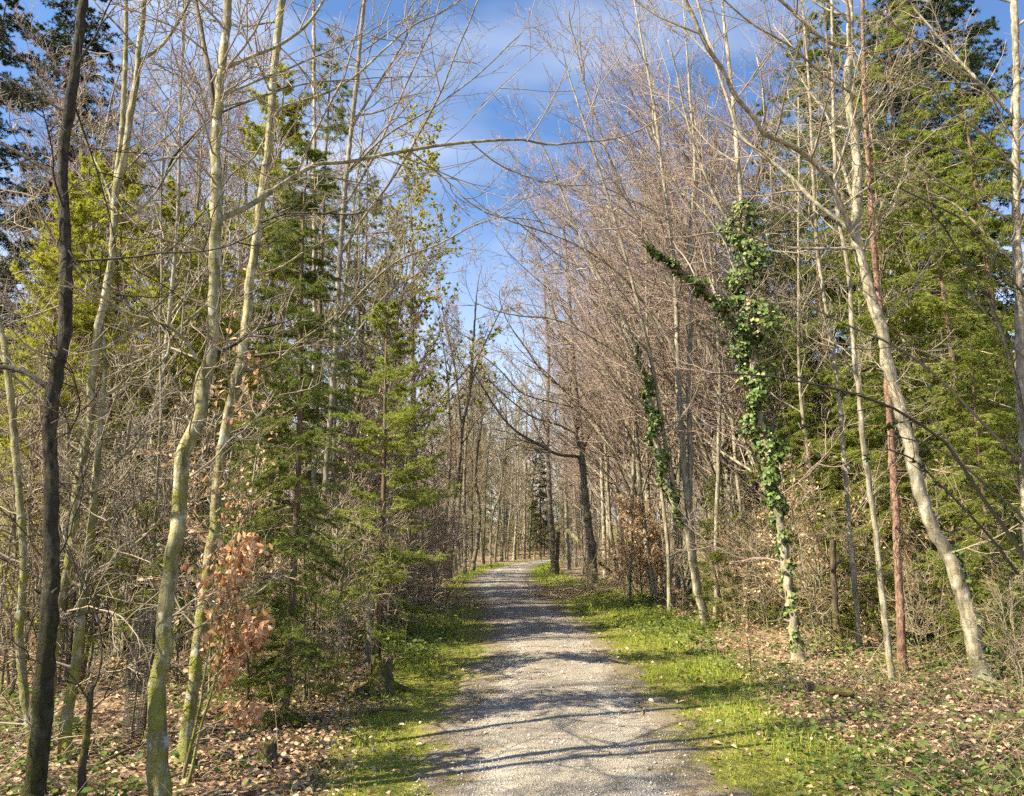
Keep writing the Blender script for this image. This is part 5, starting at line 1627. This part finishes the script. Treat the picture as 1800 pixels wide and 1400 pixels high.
# fallen leaves: the ones that show largest as parts of the ground, the rest as one layer
def litter():
    n = 165000
    x, y = scatter(n, 3.6, 34, 16, 1.5)
    d = np.abs(x - path_c(y)) - path_w(y)
    va = verge_amount(x, y)
    keep = rng.random(n) < np.where(d < 0, .010, np.clip(1.05 - va * .93, .09, 1)) * (.55 + .45 * wave(x, y, 1.9, 2.))
    x, y = x[keep], y[keep]; n = len(x)
    z = terrain(x, y) + np.where(in_path(x, y), .045, .012) + rng.uniform(0, .03, n)
    pos = np.stack((x, y, z), -1)
    an = rng.uniform(0, 6.28, n)
    ax = np.stack((np.cos(an), np.sin(an), rng.normal(0, .28, n)), -1)
    nor = norm(np.stack((rng.normal(0, .5, n), rng.normal(0, .5, n), np.ones(n)), -1))
    size = rng.uniform(.028, .068, n) * np.interp(y, [5, 15, 34], [1, 1.15, 1.9])
    # those in view and largest in the picture
    pxs = 900 + FPX * x / (y * CP + (z - CAMZ) * SP); pys = 700 - FPX * ((z - CAMZ) * CP - y * SP) / (y * CP + (z - CAMZ) * SP)
    vis = (pxs > 0) & (pxs < 1800) & (pys < 1398)
    rank = np.where(vis, np.hypot(x, y) / size, 1e9)
    o = np.argsort(rank)
    order = o[:300]
    ax = norm(ax); lat = norm(np.cross(nor, ax)); up = np.cross(ax, lat)
    for k in order:
        ob = bpy.data.objects.new('leaf', lit_p[int(rng.integers(3))]); COL.objects.link(ob); ob.parent = ground
        m = np.eye(4); m[:3, 0] = ax[k] * size[k]; m[:3, 1] = lat[k] * size[k]; m[:3, 2] = up[k] * size[k]; m[:3, 3] = pos[k]
        ob.matrix_basis = Matrix(m.tolist())
    r = o[300:]
    b = Buf(); add_leaves(b, pos[r], ax[r], nor[r], size[r], .6, .2)
    top('leaf_litter', b.mesh('leaf_litter', M['litter']), 'stuff', label='layer of brown fallen leaves on the woodland floor', cat='leaves')


litter()


def blades(n, x, y, h, w, mat, name, label, cat, lean=.35, zoff=0.):
    z = terrain(x, y) - .01 + zoff
    an = rng.uniform(0, 6.28, n)
    side = np.stack((np.cos(an), np.sin(an), np.zeros(n)), -1)
    ld = rng.normal(0, lean, (n, 2))
    p = np.stack((x, y, z), -1)
    mid = p + np.stack((ld[:, 0] * h * .4, ld[:, 1] * h * .4, h * .6), -1)
    tip = p + np.stack((ld[:, 0] * h * 1.2, ld[:, 1] * h * 1.2, h * rng.uniform(.7, 1., n)), -1)
    W = w[:, None] / 2
    v = np.stack((p - side * W, p + side * W, mid + side * W * .8, mid - side * W * .8, tip), 1)
    i = np.arange(n)[:, None] * 5
    b = Buf(); b.both(v, i + np.array([[0, 1, 2, 3]]), i + np.array([[3, 2, 4]]))
    return top(name, b.mesh(name, M[mat]), 'stuff', label=label, cat=cat)


def grass():
    n = 330000
    x, y = scatter(n, 3.6, 70, 14, 2.3)
    va = verge_amount(x, y)
    d = np.abs(x - path_c(y)) - path_w(y)
    p = np.clip(va, 0, 1) * smooth(-.22, .12, d + .12 * wave(x, y, 3.3, 4.)) * (.50 + .50 * smooth(-.5, .4, wave(x, y, 1.2, 9.) + .5 * wave(x, y, 3.7, 1.)))
    keep = rng.random(n) < p
    x, y = x[keep], y[keep]; n = len(x)
    far = np.interp(y, [5, 15, 40, 70], [1, 1.5, 3, 5])
    dd = np.abs(x - path_c(y)) - path_w(y)
    h = rng.uniform(.03, .10, n) * np.interp(y, [5, 10, 20, 70], [.8, 1.3, 1.8, 2.6]) * np.clip(.45 + dd, .4, 1.2) * (1 + .55 * wave(x, y, 2.9, 6.))
    w = rng.uniform(.0035, .007, n) * far
    blades(n, x, y, h, w, 'grass', 'grass', 'short bright spring grass on both path verges', 'grass')


grass()


def moss():
    n = 150000
    x, y = scatter(n, 3.6, 15, 5, 1.5)
    d = np.abs(x - path_c(y)) - path_w(y)
    p = smooth(1.9, .5, d + .5 * wave(x, y, 1.6, 5.)) * smooth(-.2, .15, d + .1 * wave(x, y, 4, 1.)) * smooth(-.35, .35, wave(x, y, 1.15, 2.5) + .25 + .4 * wave(x, y, 3.9, 3.))
    keep = rng.random(n) < p
    x, y = x[keep], y[keep]; n = len(x)
    blades(n, x, y, rng.uniform(.012, .03, n), rng.uniform(.006, .012, n), 'moss', 'moss', 'yellow-green moss cushions along the near path edges', 'moss', lean=.9)


moss()


def herbs():
    """low leafy ground cover: bramble, ivy and wood herbs"""
    n = 13000
    x, y = scatter(n, 4., 26, 12, 1.5)
    d = np.abs(x - path_c(y)) - path_w(y)
    rt = (x > path_c(y))
    p = np.where(rt, smooth(.25, 1.4, d) * (.45 + .55 * smooth(-.2, .5, wave(x, y, 1.1, 6.))), smooth(.5, 1.4, d) * (.10 + .6 * smooth(.1, .6, wave(x, y, .9, 8.))))
    p = p * np.where(rt, np.interp(y, [5, 8, 12], [.5, .6, 1.]), 1)
    p = np.maximum(p, .9 * ((~rt) & (d > .7) & (d < 3.0) & (y > 11.5) & (y < 19)))
    keep = rng.random(n) < p
    x, y = x[keep], y[keep]; n = len(x)
    k = 7
    X = np.repeat(x, k) + rng.normal(0, .09, n * k); Y = np.repeat(y, k) + rng.normal(0, .09, n * k)
    hh = np.repeat(rng.uniform(.03, .22, n), k) * rng.uniform(.3, 1.1, n * k)
    pos = np.stack((X, Y, terrain(X, Y) + hh), -1)
    an = rng.uniform(0, 6.28, n * k)
    ax = np.stack((np.cos(an), np.sin(an), rng.normal(-.1, .35, n * k)), -1)
    nor = norm(np.stack((rng.normal(0, .4, n * k), rng.normal(0, .4, n * k), np.ones(n * k)), -1))
    b = Buf(); add_leaves(b, pos, ax, nor, rng.uniform(.025, .07, n * k) * np.interp(Y, [5, 26], [1, 1.7]), .7, .12)
    # their stalks
    root_ = np.stack((np.repeat(x, k), np.repeat(y, k), terrain(np.repeat(x, k), np.repeat(y, k))), -1)
    sel = rng.random(n * k) < .5
    st = np.stack((root_[sel], (root_[sel] + pos[sel]) / 2 + np.array((0, 0, .02)), pos[sel]), 1)
    tube(b, st, np.full((len(st), 3), .0014), 3)
    top('ground_cover', b.mesh('ground_cover', M['herb']), 'stuff', label='low green brambles and herbs covering the floor beside the verges', cat='plants')


herbs()


def straw():
    n = 11000
    x, y = scatter(n, 4., 14, 8, 1.2)
    d = x - path_c(y) - path_w(y)
    p = smooth(1.1, 2.0, d) * smooth(-.5, .5, wave(x, y, 1.0, 3.3) + .2)
    p = np.maximum(p, .10 * (d < -3.0))
    keep = rng.random(n) < p
    x, y = x[keep], y[keep]; n = len(x)
    pos = np.stack((x, y, terrain(x, y) - .02), -1)
    d_ = norm(np.stack((rng.normal(0, .75, n), rng.normal(0, .75, n), np.abs(rng.normal(.6, .35, n))), -1))
    P = grow(rng, pos, d_, rng.uniform(.2, .75, n), 6, .07, (0, 0, -.09))
    b = Buf(); tube(b, P, np.linspace(1, .5, 6)[None] * rng.uniform(.0014, .0028, n)[:, None], 3)
    top('dry_stems', b.mesh('dry_stems', M['twig_straw']), 'stuff', label='dry straw-coloured stems sprawling over the right forest edge', cat='dry grass')


straw()


def brambles():
    n = 420
    x, y = scatter(n, 5., 20, 10, 1.2)
    d = np.abs(x - path_c(y)) - path_w(y)
    keep = rng.random(n) < smooth(1., 2.2, d)
    x, y = x[keep], y[keep]; n = len(x)
    pos = np.stack((x, y, terrain(x, y) - .02), -1)
    an = rng.uniform(0, 6.28, n)
    d_ = norm(np.stack((np.cos(an) * .6, np.sin(an) * .6, np.ones(n)), -1))
    P = grow(rng, pos, d_, rng.uniform(.4, 1.5, n), 9, .12, (0, 0, -.17))
    P[..., 2] = np.maximum(P[..., 2], terrain(P[..., 0], P[..., 1]))
    b = Buf(); tube(b, P, np.linspace(1, .4, 9)[None] * rng.uniform(.002, .005, n)[:, None], 4)
    c, cr = spawn(rng, P, np.full((n, 9), .004), 5, .2, 1., (40, 70), .25, .3, .5, .002, .0015, 4, .12, (0, 0, .03)); tube(b, c, cr, 3)
    top('bramble_canes', b.mesh('bramble_canes', M['twig_brown']), 'stuff', label='thin brown canes and seedling stems rising from the forest floor', cat='brambles')


brambles()


def pebbles():
    n = 11000
    y = 3.8 + 16 * rng.random(n) ** 1.7
    u = rng.uniform(-1, 1, n)
    x = path_c(y) + u * path_w(y) * 1.02
    s = rng.uniform(.003, .009, n) * np.interp(y, [4, 20], [1, 1.6]) * np.where(rng.random(n) < .03, 2., 1)
    z = .007 + .035 * (1 - u ** 2)
    o = np.array([(1, 0, 0), (0, 1, 0), (-1, 0, 0), (0, -1, 0), (0, 0, .7), (0, 0, -.7)])
    an = rng.uniform(0, 6.28, n)
    R = np.stack((np.stack((np.cos(an), -np.sin(an), an * 0), -1), np.stack((np.sin(an), np.cos(an), an * 0), -1), np.stack((an * 0, an * 0, an * 0 + 1), -1)), 1)
    v = np.einsum('nij,kj->nki', R, o) * (s[:, None] * rng.uniform(.6, 1.3, (n, 6)))[..., None] + np.stack((x, y, z), -1)[:, None]
    f = np.array([(0, 1, 4), (1, 2, 4), (2, 3, 4), (3, 0, 4), (1, 0, 5), (2, 1, 5), (3, 2, 5), (0, 3, 5)])
    b = Buf(); b.tris(v, (np.arange(n)[:, None, None] * 6 + f[None]))
    top('gravel', b.mesh('gravel', M['pebble']), 'stuff', label='loose pale gravel stones scattered on the path', cat='gravel')


pebbles()
